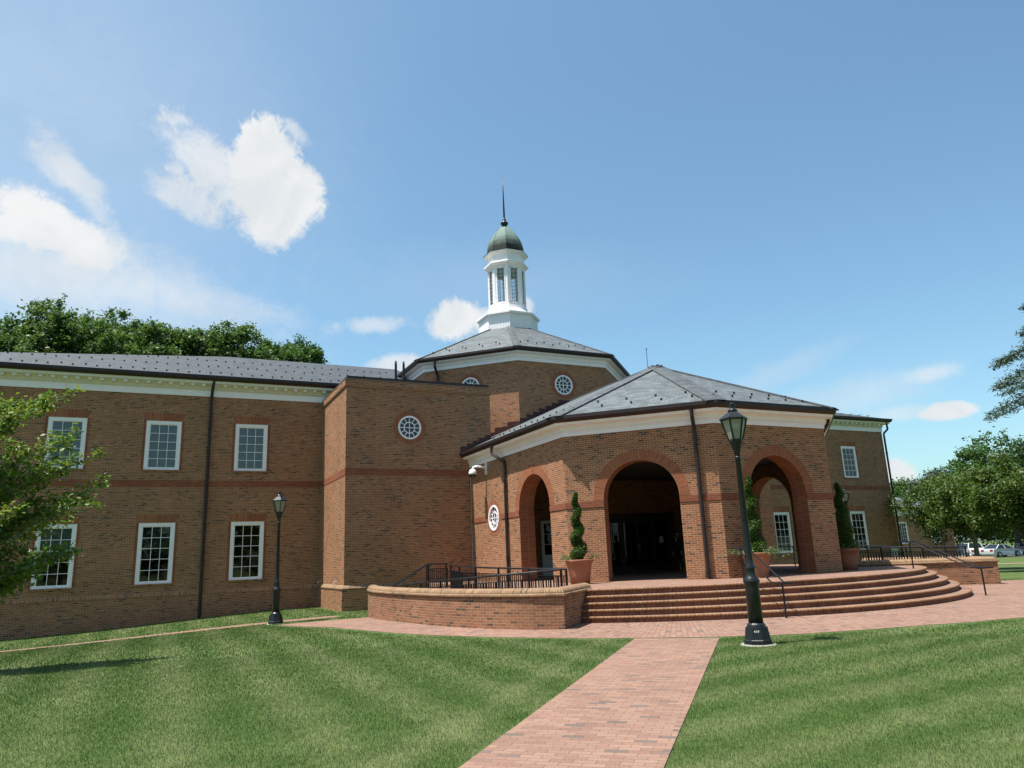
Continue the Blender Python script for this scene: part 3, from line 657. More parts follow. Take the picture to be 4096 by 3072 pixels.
# ---- cupola ---------------------------------------------------------
def octl(bm, prof): bm.lathe(prof, (DC[0], DC[1], 0), 8, PI/8)
b = MB(); octl(b, [(1.79, 12.4), (1.79, 13.96)]); cup = b.build('cupola', 'white_paint', bld)
b = MB()
for i in range(8):      # board joints of the base
    a0 = -PI/2+i*PI/4
    for u in np.arange(-.6, .61, .17):
        d = Vector((math.cos(a0), math.sin(a0), 0)); t = Vector((-d.y, d.x, 0)); q = Vector((*DC, 0))+d*(1.79*math.cos(PI/8)+.004)+t*u
        X = Matrix.Translation(q)@Matrix.Rotation(a0+PI/2, 4, 'Z'); b.box(-.004, -.003, 12.5, .004, .002, 13.95, X)
b.build('board_joints', 'utility_grey', cup)
b = MB(); octl(b, [(1.78, 13.93), (1.92, 13.98), (1.94, 14.0), (1.94, 14.10), (1.88, 14.13), (1.50, 14.20), (1.47, 14.22), (1.47, 14.30), (1.36, 14.37), (1.27, 14.50), (1.23, 14.68), (1.20, 14.70), (1.20, 14.77), (1.08, 14.79)])
b.build('ledge', 'white_paint', cup)
LR = 1.14; la = LR*math.cos(PI/8); b = MB(); gl = MB(); gb = MB(); ww = .225
lo = octo(DC, la); hw = la*math.tan(PI/8)
for i in range(8):
    p, q = lo[i], lo[(i+1) % 8]; T, n = wall(b, p, q, 14.75, 17.32, [rect(hw-ww, hw+ww, 14.95, 17.12)], depth=.09)
    P0 = Vector((*p, 0))
    for u in (.0, .055): pass
    def pt(u, z, d): v = P0+T*u+n*d; return (v.x, v.y, z)
    wall(b, tuple((P0+T*(2*hw)-n*.09)[:2]), tuple((P0-n*.09)[:2]), 14.75, 17.32, [rect(hw-ww, hw+ww, 14.95, 17.12)], depth=.001)
    gl.poly([pt(hw-ww, 14.95, -.05), pt(hw+ww, 14.95, -.05), pt(hw+ww, 17.12, -.05), pt(hw-ww, 17.12, -.05)])
    ang = math.atan2(T.y, T.x)
    X = Matrix.Translation(P0-n*.045)@Matrix.Rotation(ang, 4, 'Z')
    gb.box(hw-.011, -.012, 14.95, hw+.011, .012, 17.12, X)
    for k in range(1, 9): z = 14.95+2.17*k/9; gb.box(hw-ww, -.012, z-.010, hw+ww, .012, z+.010, X)
    # raised casing and corner pilasters
    X2 = Matrix.Translation(P0+n*.0)@Matrix.Rotation(ang, 4, 'Z')
    for s in (-1, 1): b.box(hw+s*(ww+.03)-.03, -.022, 14.90, hw+s*(ww+.03)+.03, .0, 17.18, X2)
    b.box(hw-ww-.06, -.022, 14.86, hw+ww+.06, 0, 14.95, X2); b.box(hw-ww-.06, -.022, 17.12, hw+ww+.06, 0, 17.18, X2)
    for s in (-1, 1): b.box(hw+s*(hw-.045)-.035, -.018, 14.78, hw+s*(hw-.045)+.035, 0, 17.3, X2)
lt = b.build('lantern', 'white_paint', cup)
gl.build('pane', 'lantern_glass', cup); gb.build('glazing_bars', 'utility_grey', cup)
b = MB(); octl(b, [(1.10, 17.27), (1.18, 17.30), (1.22, 17.36), (1.36, 17.40), (1.38, 17.42), (1.38, 17.50), (1.32, 17.54), (1.17, 17.62), (1.15, 17.64), (1.15, 18.00), (1.19, 18.03), (1.24, 18.08), (1.36, 18.13), (1.39, 18.16), (1.39, 18.20), (1.1, 18.22)])
b.build('entablature', 'white_paint', cup)
b = MB(); octl(b, [(1.41, 18.205), (1.41, 18.225), (1.13, 18.25), (1.13, 18.4), (1.115, 18.7), (1.055, 19.02), (.945, 19.32), (.80, 19.58), (.60, 19.86), (.37, 20.12), (.16, 20.2)])
dm = b.build('dome', 'verdigris', cup)
b = MB()
for k in range(8):
    t = PI/8+k*PI/4; b.tube([(DC[0]+r*math.cos(t), DC[1]+r*math.sin(t), z) for r, z in ((1.135, 18.25), (1.135, 18.4), (1.12, 18.7), (1.06, 19.02), (.95, 19.32), (.805, 19.58), (.605, 19.86), (.375, 20.12))], .012, 6)
b.build('dome_ribs', 'verdigris', cup)
b = MB(); b.lathe([(.18, 20.12), (.15, 20.28), (.17, 20.36), (.24, 20.44), (.25, 20.5), (.2, 20.56), (.13, 20.62), (.11, 20.68), (.12, 20.74), (.08, 20.8), (.062, 20.9), (.058, 21.4), (.03, 22.7), (.004, 23.8)], (*DC, 0), 14)
b.build('spire', 'black_iron', cup, True)

# ---- portico ---------------------------------------------------------
FZ = -.87                                   # portico floor
PX0, PX1, PS = 12.40, 24.46, 3.575
pA = [(PX0, 30.3), (PX0, 21.82), (15.98, 18.245), (20.88, 18.245), (PX1, 21.82), (PX1, 30.3)]
ZPF, TH, SPR, AR = 3.99, .64, 1.76, 1.245
def archpoly(L, u0, u1, z0, z1, zs):
    r = (u1-u0)/2; c = (u0+u1)/2
    a = [(c+r*math.cos(t), zs+r*math.sin(t)) for t in np.linspace(PI, 0, 33)]
    return [(0, z0), (u0, z0)]+a+[(u1, z0), (L, z0), (L, z1), (0, z1)], a
b = MB(); inn = MB()
for i in range(5):
    rg = MB(); rev = MB()
    p, q = Vector((*pA[i], 0)), Vector((*pA[i+1], 0)); T = q-p; L = T.length; T /= L; n = Vector((T.y, -T.x, 0))
    if i == 0: uc = 30.3-24.24
    elif i == 4: uc = L-(30.3-24.24)
    else: uc = L/2
    u0, u1 = uc-AR, uc+AR
    o, a = archpoly(L, u0, u1, FZ, ZPF+.3, SPR)
    hs = [circle(30.3-27.87, 1.632, .505)] if i == 0 else []
    b.face2d(p, T, (0, 0, 1), o, hs, (i*2.3, 0))
    if i in (0, 4): b.face2d(p, T, (0, 0, 1), rect(0, L, -2.0, FZ), (), (i*2.3, 0))
    for h in hs:
        for k in range(len(h)):
            A, C = h[k], h[(k+1) % len(h)]; PA, PC_ = p+T*A[0]+Vector((0, 0, A[1])), p+T*C[0]+Vector((0, 0, C[1])); b.poly([PA, PC_, PC_-n*.2, PA-n*.2])
    # inner skin
    e0 = 0 if i == 0 else TH*math.tan(PI/8); e1 = 0 if i == 4 else TH*math.tan(PI/8)
    oi = [(max(e0, min(L-e1, x)), z) for x, z in o]
    inn.face2d(p-n*TH, T, (0, 0, 1), oi, (), (0, 0), flip=True)
    # reveals: jambs and arch soffit
    prof = [(u0, FZ), (u0, SPR)]+a[1:-1]+[(u1, SPR), (u1, FZ)]; s = 0
    for k in range(len(prof)-1):
        A, C = prof[k], prof[k+1]; l = math.hypot(C[0]-A[0], C[1]-A[1])
        PA, PC_ = p+T*A[0]+Vector((0, 0, A[1])), p+T*C[0]+Vector((0, 0, C[1]))
        rev.poly([PA, PC_, PC_-n*TH, PA-n*TH], [(0, s), (0, s+l), (TH, s+l), (TH, s)]); s += l
    ring_face(rg, p, T, n, uc, SPR, AR, AR+.335, 0, PI, 40, .006)
    # keystone brick pair
    for s in (-.04, .04):
        k0 = p+T*(uc+s)+n*.018
        rg.box(-.034, -.018, 0, .034, .002, .37, Matrix.Translation(p+T*(uc+s)+Vector((0, 0, SPR+AR-.005)))@Matrix.Rotation(math.atan2(T.y, T.x), 4, 'Z'))
    # impost course
    segs = [(0, u0), (u1, L)] if i else [(0, 30.3-27.87-.73), (30.3-27.87+.73, u0), (u1, L)]
    for a0, a1 in segs:
        A, C = p+T*a0, p+T*a1
        e = .0
        imp = MB(); imp.sweep([(A.x, A.y), (C.x, C.y)], [(-.005, 1.535), (.022, 1.535), (.022, 1.745), (-.005, 1.745)]); imp.build('impost_course', 'belt_brick', bld)
    rv_ = rev.build('arch_reveal', 'rubbed_brick', bld); rg.build('arch_ring', 'rubbed_brick', bld)
    if i == 0: wr_ = MB(); ring_face(wr_, p, T, n, 30.3-27.87, 1.632, .505, .725); wr_.build('window_ring', 'rubbed_brick', bld)
pw = b.build('portico_wall', 'wall_brick', bld); inn.build('portico_wall', 'wall_brick', bld)
place(rw, PX0, 27.87, 1.632, (0, -1), False)
cornice(pA, ZPF, hgt=.44, ov=.33, frieze=.13, mat='white_paint'); gutter(pA, 4.66, .37, .23)
b = MB(); E_ = .47; ae = 5.95+E_+.08; hh = (ae)*math.tan(PI/8); ex0, ex1, ey = PX0-E_, PX1+E_, 18.245-E_
pc = (18.43, 24.2); zt, ap = 4.63, (18.43, 24.25, 7.60)
e = [(ex0, 21.82-E_*math.tan(PI/8)*1.0), (15.98-E_*math.tan(PI/8), ey), (20.88+E_*math.tan(PI/8), ey), (ex1, 21.82-E_*math.tan(PI/8))]
b.poly([(ex0, 30.32, zt), (*e[0], zt), ap, (18.43, 32.1, 7.6)]); b.poly([(ex0+.0, 30.32, zt), (18.43, 32.1, 7.6), (18.43, 36, 7.6), (13.4, 36, zt+(13.4-ex0)*.4605), (13.4, 30.34, zt+(13.4-ex0)*.4605)])
b.poly([(*e[0], zt), (*e[1], zt), ap]); b.poly([(*e[1], zt), (*e[2], zt), ap]); b.poly([(*e[2], zt), (*e[3], zt), ap])
b.poly([(*e[3], zt), (ex1, 30.32, zt), (18.43, 32.1, 7.6), ap])
b.poly([(ex1, 30.32, zt), (23.45, 30.34, zt+(ex1-23.45)*.4605), (23.45, 36, zt+(ex1-23.45)*.4605), (18.43, 36, 7.6), (18.43, 32.1, 7.6)])
pr = b.build('portico_roof', 'slate', bld)
hc = MB()
for q in e: hipcap(hc, (*q, zt), ap, pc, .34, .035)
hc.tube([(18.43, 24.3, 7.61), (18.43, 32, 7.61)], .05, 6)
hc.build('hip_cap', 'hip_slate', pr)
b = MB(); b.tube([(18.30, 24.6, 7.5), (18.30, 24.6, 8.45)], .012, 6); b.tube([(18.30, 24.6, 8.4), (18.30, 24.6, 8.48)], .022, 6); b.build('lightning_rod', 'black_iron', bld)
# stepped flashings where the portico roof meets stair block and drum
def stepflash(bm, p0, p1, z0, z1, n, N_s, hgt=.30, off=.012):
    p0, p1 = Vector((*p0, 0)), Vector((*p1, 0)); n = Vector(n)*off
    for k in range(N_s):
        a, c = p0.lerp(p1, k/N_s)+n, p0.lerp(p1, (k+1)/N_s)+n; za, zc = z0+(z1-z0)*k/N_s, z0+(z1-z0)*(k+1)/N_s
        top = max(za, zc)+hgt*.55
        bm.poly([(a.x, a.y, za-.1), (c.x, c.y, zc-.1), (c.x, c.y, top), (a.x, a.y, top)])
        bm.poly([(a.x, a.y, top), (c.x, c.y, top), (c.x-n.x*2, c.y-n.y*2, top), (a.x-n.x*2, a.y-n.y*2, top)])
sl_p = .4605; zr = lambda x: zt+(min(x, 36.86-x)-ex0)*sl_p
b = MB(); stepflash(b, (11.95, 30.3), (13.46, 30.3), zr(11.95), zr(13.46), (0, -1, 0), 5); b.build('step_flashing', 'flashing', bld)
b = MB(); stepflash(b, (13.46, 34.4), (15.82, 32.04), zr(13.46), zr(15.82), (-s2, -s2, 0), 5); b.build('step_flashing', 'flashing', bld)
b = MB(); stepflash(b, (15.82, 32.04), (18.43, 32.04), zr(15.82), zr(18.43), (0, -1, 0), 7); b.build('step_flashing', 'flashing', bld)
b = MB(); stepflash(b, (21.04, 32.04), (18.43, 32.04), zr(21.04), zr(18.43), (0, -1, 0), 7); b.build('step_flashing', 'flashing', bld)

# downspouts and a conduit
F1n = Vector((-1, 0, 0)); F2n = Vector((-s2, -s2, 0)); F2T = Vector((s2, -s2, 0))
downspout([(PX0-.40, 27.02, 4.5), (PX0-.40, 27.0, 4.15), (PX0-.09, 26.5, 3.75), (PX0-.09, 26.5, -1.2)], w=.115)
p2 = Vector((PX0, 21.82, 0))+F2T*4.44
downspout([tuple(p2+F2n*.40+Vector((0, 0, 4.5))), tuple(p2+F2n*.38+Vector((0, 0, 4.2))), tuple(p2+F2n*.085+Vector((0, 0, 3.85))), tuple(p2+F2n*.085+Vector((0, 0, -.60))), tuple(p2+F2n*.16+Vector((0, 0, -.83)))], w=.12)
downspout([(20.88+.30, 18.2, 4.5), (20.88+.28, 18.25, 4.2), (20.88+.16, 18.48, 3.85), (20.88+.16, 18.48, -.85)], w=.11)
b = MB(); b.tube([(PX0-.02, 30.25, 3.9), (PX0-.02, 30.25, -1.5)], .010, 6); b.build('conduit', 'utility_grey', bld)
# vestibule: ceiling, back wall, glazed doors
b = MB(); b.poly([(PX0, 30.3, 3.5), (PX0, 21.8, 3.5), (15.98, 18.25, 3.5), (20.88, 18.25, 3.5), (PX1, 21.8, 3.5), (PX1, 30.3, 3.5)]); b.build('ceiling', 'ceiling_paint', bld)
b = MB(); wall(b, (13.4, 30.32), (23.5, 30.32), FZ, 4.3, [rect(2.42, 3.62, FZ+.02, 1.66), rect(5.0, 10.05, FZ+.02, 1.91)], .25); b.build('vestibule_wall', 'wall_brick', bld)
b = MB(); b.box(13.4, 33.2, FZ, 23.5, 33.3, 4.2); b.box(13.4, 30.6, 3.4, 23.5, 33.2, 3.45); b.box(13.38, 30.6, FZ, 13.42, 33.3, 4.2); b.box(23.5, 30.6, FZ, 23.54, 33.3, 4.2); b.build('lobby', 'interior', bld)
def door(x0, x1, z0, z1, frame, y=30.42, nx=2, nz=4, kick=.25, hand=True, fw=.09):
    f = MB()
    for a in ((x0, x0+fw, z0, z1), (x1-fw, x1, z0, z1), (x0+fw, x1-fw, z1-fw, z1), (x0+fw, x1-fw, z0, z0+kick)): f.box(a[0], y, a[2], a[1], y+.05, a[3])
    o = f.build('door', frame, bld)
    X0, X1, Z0, Z1 = x0+fw, x1-fw, z0+kick, z1-fw; g = MB(); s = MB()
    g.poly([(X0, y+.025, Z0), (X1, y+.025, Z0), (X1, y+.025, Z1), (X0, y+.025, Z1)]); g.build('pane', 'door_glass', o)
    for i in range(1, nx): xx = X0+(X1-X0)*i/nx; s.box(xx-.013, y+.01, Z0, xx+.013, y+.04, Z1)
    for i in range(1, nz): zz = Z0+(Z1-Z0)*i/nz; s.box(X0, y+.012, zz-.013, X1, y+.038, zz+.013)
    s.build('glazing_bars', frame, o)
    if hand:
        h = MB(); hx = x1-fw/2 if hand == 'R' else x0+fw/2; h.tube([(hx, y, .10), (hx, y-.06, .12), (hx, y-.06, .42), (hx, y, .44)], .014, 8); h.build('door_handle', 'rim', o)
    return o
dx = 18.44
for k, (w, hnd) in enumerate(((.88, 'R'), (.88, 'L'), (.10, None), (.88, 'R'), (.88, 'L'), (.10, None), (.90, None))):
    if w > .2: door(dx, dx+w, FZ+.03, 1.55, 'door_dark', hand=hnd)
    dx += w
b = MB(); b.box(18.42, 30.40, 1.56, 23.44, 30.50, 1.90); b.box(20.20, 30.40, FZ, 20.30, 30.5, 1.56); b.box(22.06, 30.40, FZ, 22.16, 30.5, 1.56); b.build('door_surround', 'door_dark', bld)
door(15.86, 16.96, FZ+.03, 1.62, 'white_paint', y=30.38, nx=2, nz=3, kick=.92, hand='R', fw=.14)

# snow guards: nearest hundred as parts, the far ones as one
sg = MB(); sg.v = [(-.035, 0, 0), (.035, 0, 0), (0, -.06, .0), (-.045, -.02, .065), (.045, -.02, .065), (0, .07, .0)]
sg.f = [(0, 2, 3), (2, 1, 4), (2, 4, 3), (0, 3, 4, 1), (0, 5, 1)]; sg.uv = [None]*5
spots = []
def guards(p0, p1, up, rows, sp):      # along an eave p0->p1; up = plan direction up-slope with rise per metre
    p0, p1 = Vector(p0), Vector(p1); T = p1-p0; L = T.length; T /= L; h = Vector((up[0], up[1], 0)); sl = up[2]
    for r, dist in enumerate(rows):
        cut = dist*math.tan(PI/8) if rows is not WR else 0
        nn_ = int((L-2*cut-.3)/sp)
        for k in range(nn_+1):
            u = cut+.25+(k+(.5 if r % 2 else 0))*sp
            if u > L-cut-.15: continue
            spots.append((p0+T*u+h*dist+Vector((0, 0, dist*sl+.01)), math.atan2(T.y, T.x)))
WR = [.7, 1.0, 2.9, 3.2, 5.1, 5.4]
E3 = [Vector((*q, zt)) for q in e]
guards(E3[0], E3[1], (s2, s2, sl_p), [.75, 1.35], 1.02); guards(E3[1], E3[2], (0, 1, sl_p), [.75, 1.35], .80); guards((ex0, 29.8, zt), E3[0], (1, 0, sl_p), [.75, 1.2], 1.02)
guards(E3[2], E3[3], (-s2, s2, sl_p), [.75, 1.35], 1.02)
guards((*oe[1], ze), (*oe[2], ze), (s2, s2, .578), [.8, 1.15], .95); guards((*oe[2], ze), (*oe[3], ze), (0, 1, .578), [.8, 1.15], .95)
guards((13.0, 34.88, 8.57), (-9.5, 34.88, 8.57), (0, 1, .4), WR, .92); guards((33, 34.88, 8.57), (46.5, 34.88, 8.57), (0, 1, .4), [.7, 1.0], .9)
spots = [(p, (a+PI if False else a)) for p, a in spots]
spots.sort(key=lambda t: t[0].length)
first = None; rest = MB()
for k, (p, a) in enumerate(spots):
    if k < 100:
        if first is None: first = sg.build('snow_guard', 'guard_metal'); c = first
        else: c = first.copy(); COL.objects.link(c)
        c.location = p; c.rotation_euler = (0, 0, a); par(c, bld)
    else:
        X = Matrix.Translation(p)@Matrix.Rotation(a, 4, 'Z'); o0 = len(rest.v)
        rest.v += [tuple(X@Vector(v)) for v in sg.v]; rest.f += [tuple(i+o0 for i in f) for f in sg.f]; rest.uv += [None]*5
struct(rest.build('snow_guards', 'guard_metal', bld), 'stuff')
# hose bibs on the left block
b = MB()
for y in (34.9, 31.6): b.tube([(6.82, y, -.68), (6.70, y, -.68), (6.68, y, -.80)], .022, 6)
b.build('hose_bib', 'utility_grey', bld)
b = MB(); b.box(45.2, 35.12, -1.2, 45.75, 35.3, -.35); b.build('meter_box', 'utility_grey', bld)

# ================================================================== STEPS, TERRACE
def lerp(a, c, t): return a+(c-a)*t
TOPC, TOPR, BOTC, BOTR = (16.7, 27.78), 12.66, (17.07, 24.07), 10.575
def line_circle(P, d, c, r, pick):
    P, d, c = Vector(P), Vector(d).normalized(), Vector(c); w = P-c; bq = w.dot(d); D2 = bq*bq-w.length_squared+r*r
    t = [-bq-math.sqrt(D2), -bq+math.sqrt(D2)]; return min((P+d*q for q in t), key=lambda q: (q-Vector(pick)).length)
CLP, CRP = (8.62, 15.55), (28.4, 17.75)
def curve(k, dr=0.0, n=72):
    t = k/4; c = (lerp(TOPC[0], BOTC[0], t), lerp(TOPC[1], BOTC[1], t)); r = lerp(TOPR, BOTR, t)+dr
    a = line_circle(CLP, (1, 1), c, r, (9.9, 16.8)); z = line_circle(CRP, (-1, 1), c, r, (26, 19.5))
    a0, a1 = math.atan2(a.y-c[1], a.x-c[0]), math.atan2(z.y-c[1], z.x-c[0])
    if a0 > 0: a0 -= 2*PI
    if a1 > 0: a1 -= 2*PI
    return arc(c[0], c[1], r, a0, a1, n)
RISE = .156
steps = thing('brick_steps', 'broad curved flight of five brick steps with rounded nosings below the portico', 'steps', (14, 15, -1.65))
for k in range(5):
    zt_ = FZ-RISE*k; front = curve(k); zb = FZ-RISE*(k+1) if k < 4 else -1.75
    b = MB(); s_ = 0
    b.sweep(front[::1], [(-.04, zb), (-.04, zt_-.058)], uvswap=True, capends=False)
    st = b.build('step', 'riser_brick', steps)
    b = MB(); b.sweep(front, [(-.05, zt_-.056), (-.010, zt_-.056), (.0, zt_-.048), (.004, zt_-.03), (.0, zt_-.012), (-.014, zt_), (-.085, zt_+.001)], uvswap=True, capends=False)
    b.build('nosing', 'nosing_brick', st)
    b = MB(); b.sweep(front, [(-.086, zt_-.0005), (-.30, zt_-.0005)], uvswap=True, capends=False); b.build('edge_course', 'radial_paver', st)
    if k:
        b = MB(); back = curve(k-1, -.03); fr = curve(k, -.28); L = 0
        for i in range(len(fr)-1):
            d = math.hypot(fr[i+1][0]-fr[i][0], fr[i+1][1]-fr[i][1])
            w0 = math.hypot(fr[i][0]-back[i][0], fr[i][1]-back[i][1])
            b.poly([(*fr[i], zt_-.001), (*fr[i+1], zt_-.001), (*back[i+1], zt_-.001), (*back[i], zt_-.001)], [(0, L), (0, L+d), (w0, L+d), (w0, L)]); L += d
        b.build('tread', 'radial_paver', st)
# terrace floor
top = curve(0, -.28)
inner_l = [(10.45, 17.75), (10.15, 19.2), (9.75, 21.2), (9.7, 23.4), (9.95, 25.3), (10.2, 27), (10.2, 30.4)]
outer = list(top)+[(26.0, 20.4), (28.6, 22.6), (29.5, 26), (29.5, 30.4)]+[(23.4, 30.4), (13.4, 30.4)]+inner_l[::-1]
b = MB(); b.face2d((0, 0, FZ-.002), (1, 0, 0), (0, 1, 0), outer); terr = struct(b.build('terrace', 'paver_brick'))
b = MB(); b.sweep(inner_l, [(0, FZ-.003), (0, -1.9)], capends=False)
b.sweep([(29.5, 30.4), (29.5, 26), (28.6, 22.6), (26.0, 20.4)][::-1], [(0, FZ-.003), (0, -2.1)], capends=False); struct(b.build('terrace_edge', 'planter_brick'))

# planter / ramp walls with rounded brick coping
wl = [(8.62, 15.55), (8.06, 16.08), (7.52, 16.92), (7.02, 18.1), (6.68, 19.5), (6.47, 21.2), (6.38, 22.9), (6.44, 24.6), (6.75, 26.2)]
def smooth(P, n=4):
    P = [Vector(p) for p in P]; o = []
    for i in range(len(P)-1):
        a, c, d, e2 = P[max(i-1, 0)], P[i], P[i+1], P[min(i+2, len(P)-1)]
        for k in range(n):
            t = k/n; o.append(.5*((2*c)+(d-a)*t+(2*a-5*c+4*d-e2)*t*t+(-a+3*c-3*d+e2)*t**3))
    return [tuple(p) for p in o]+[tuple(P[-1])]
def planter(name, path, zc, zb, label, th=.38):
    """path with the outer face on its right"""
    t = thing(name, label, 'wall', (path[len(path)//2][0], path[len(path)//2][1], zb))
    b = MB(); b.sweep(path, [(-th, zb), (0, zb), (0, zc-.17), (-th, zc-.17), (-th, zb)]); w = b.build('brickwork', 'planter_brick', t)
    b = MB(); b.sweep(path, [(-.02, zc-.20), (.035, zc-.195), (.048, zc-.175), (.045, zc-.145), (.02, zc-.125), (-.02, zc-.12)], uvswap=False); b.build('moulding', 'coping_brick', t)
    pr = [(.012, zc-.122)]+[(.012-.19+.19*math.cos(a)-.0, zc-.11+.11*math.sin(a)) for a in np.linspace(.15, PI-.15, 9)]+[(-th+.0, zc-.122)]
    b = MB(); b.sweep(path, pr, uvswap=True); b.build('coping', 'coping_brick', t, True)
    return t
cheekL = [(10.55, 17.48)]
pl = (smooth(wl)[::-1])+[(10.5, 17.43)]      # travelling so that outside is on the right
planter('retaining_wall', pl, -.715, -1.95, 'curved brick retaining wall with rounded coping beside the left ramp')
pr_ = [(24.6, 21.55), (28.4, 17.75), (29.3, 18.9), (30.0, 20.4), (30.3, 22.5), (30.3, 25)]
planter('retaining_wall', pr_, -.645, -2.2, 'brick retaining wall with rounded coping at the right end of the curved steps')
# ramps inside the left wall
def offs(P, d):
    o = []
    for i in range(len(P)):
        a = Vector(P[max(i-1, 0)]); c = Vector(P[min(i+1, len(P)-1)]); t = (c-a).normalized(); o.append((P[i][0]+t.y*d, P[i][1]-t.x*d))
    return o
sw = smooth(wl); r1, r2, r3 = offs(sw, .36), offs(sw, 1.75), offs(sw, 3.3); n = len(sw); b = MB()
for i in range(n-1):
    f = lambda k: -1.25-.42*k/(n-1); g2 = lambda k: -1.25+.30*k/(n-1)
    b.poly([(*r1[i], f(i)), (*r2[i], f(i)), (*r2[i+1], f(i+1)), (*r1[i+1], f(i+1))][::-1]); b.poly([(*r2[i], g2(i)), (*r3[i], g2(i)), (*r3[i+1], g2(i+1)), (*r2[i+1], g2(i+1))][::-1])
    b.poly([(*r2[i], f(i)), (*r2[i+1], f(i+1)), (*r2[i+1], g2(i+1)+.02), (*r2[i], g2(i)+.02)])
b.poly([(*r1[0], -1.25), (*r2[0], -1.25), (*r3[0], -1.25), (10.3, 17.5, -1.25), (9.0, 16.2, -1.25)]); struct(b.build('ramp', 'paver_brick'))

# ================================================================== RAILINGS
def railing(name, label, pts, h=.92, group=None, pick=.098, post_every=1.5, low=.1, base_drop=0.0, loops=()):
    """pts = top-rail polyline; pickets hang down from a second bar"""
    t = thing(name, label, 'railing', (pts[0][0], pts[0][1], pts[0][2]-h), group)
    P = [Vector(p) for p in pts]; S = [0.0]
    for a, c in zip(P[:-1], P[1:]): S.append(S[-1]+(c-a).length)
    def at(s):
        for i in range(len(P)-1):
            if s <= S[i+1] or i == len(P)-2: return P[i].lerp(P[i+1], (s-S[i])/max(S[i+1]-S[i], 1e-6))
    d = Vector((0, 0, 1))
    b = MB(); b.tube(P, .027, 10); b.build('top_rail', 'black_iron', t)
    b = MB()
    for a, c in zip(P[:-1], P[1:]): b.bar(a-d*.17, c-d*.17, .035, .02); b.bar(a-d*(h-low), c-d*(h-low), .035, .02)
    b.build('rail_bar', 'black_iron', t)
    L = S[-1]; npk = int(L/pick); b0 = None
    for k in range(npk+1):
        p = at(min(L, k*pick+.02)); post = (k % max(1, int(post_every/pick)) == 0)
        b = MB(); w = .05 if post else .021; zt2 = p.z-.012 if post else p.z-.17; zb2 = p.z-h if post else p.z-h+low
        b.box(-w/2, -w/2, 0, w/2, w/2, 1.0)
        nm = 'post' if post else 'picket'
        key = '_'+nm
        if key not in CACHE: CACHE[key] = b.build(nm, 'black_iron'); o = CACHE[key]; fresh = True
        else: o = CACHE[key].copy(); COL.objects.link(o)
        o.name = nm; o.location = (p.x, p.y, zb2); o.scale = (1, 1, zt2-zb2); par(o, t)
    return t
CACHE = {}
RG = 'railings of the two ramps'
PAp = [(9.55, 17.25), (8.95, 17.5), (8.25, 18.4), (7.72, 19.8), (7.45, 21.4), (7.38, 23.0), (7.45, 24.5), (7.75, 26.0)]
za = np.interp([0, .75, 1.9, 3.3, 4.9, 6.5, 8.0, 9.5], [0, 9.5], [-.335, -.83])
railing('ramp_railing', 'black iron railing just inside the curved left wall, its top sloping down to the left', [(*p, z) for p, z in zip(PAp, za)], .86, RG)
PBp = [(9.95, 17.7), (9.55, 19.0), (9.15, 21.0), (9.05, 23.0), (9.35, 24.9), (9.95, 26.2)]
zb_ = np.interp([0, 1.4, 3.4, 5.4, 7.3, 8.7], [0, 8.7], [-.35, -.125])
railing('ramp_railing', 'black iron railing along the terrace edge left of the portico, nearly level', [(*p, z) for p, z in zip(PBp, zb_)], .86, RG)
railing('ramp_railing', 'short black iron railing on the landing in front of the stair block', [(8.85, 25.9, -.09), (9.75, 26.3, -.10), (9.9, 26.9, -.10)], .92, RG)
t = thing('stair_handrail', 'black double handrail sloping down to the left behind the curved left wall', 'handrail', (8.8, 25.6, -1.0))
b = MB()
for o_ in (0, .18): b.tube([(9.2, 25.75+o_, -.09), (8.75, 25.55+o_, -.09), (7.1, 24.55+o_, -.80), (6.85, 24.4+o_, -.85)], .022, 8)
b.build('rail', 'black_iron', t); b = MB(); b.tube([(8.7, 25.6, -.1), (8.7, 25.6, -1.0)], .025, 8); b.tube([(7.15, 24.66, -.8), (7.15, 24.66, -1.65)], .025, 8); b.build('post', 'black_iron', t)
q0 = [(25.15, 21.95), (26.2, 20.9), (27.2, 19.9), (28.35, 18.75)]; rz = [-.13, -.17, -.21, -.245]
railing('ramp_railing', 'black iron railing just behind the coping of the right wall', [(*p, z) for p, z in zip(q0, rz)], .80, RG)
q1 = [(25.9, 23.2), (27.2, 22.0), (28.3, 21.0), (29.6, 19.95)]
railing('ramp_railing', 'black iron railing farther back behind the right wall, sloping down to the right', [(*p, z) for p, z in zip(q1, (.02, -.10, -.22, -.30))], .86, RG)
t = thing('stair_handrail', 'pair of thin black handrails seen through the right arch of the portico', 'handrail', (25.2, 24.3, -.87))
b = MB()
for o_ in (0, .35): b.tube([(25.0, 24.6+o_, .02), (25.7, 24.75+o_, .02), (27.6, 25.4+o_, -.85), (27.9, 25.5+o_, -.85)], .02, 8)
b.build('rail', 'black_iron', t); b = MB(); b.tube([(25.6, 24.9, .0), (25.6, 24.9, -.87)], .022, 8); b.tube([(27.6, 25.55, -.85), (27.6, 25.55, -1.7)], .022, 8); b.build('post', 'black_iron', t)
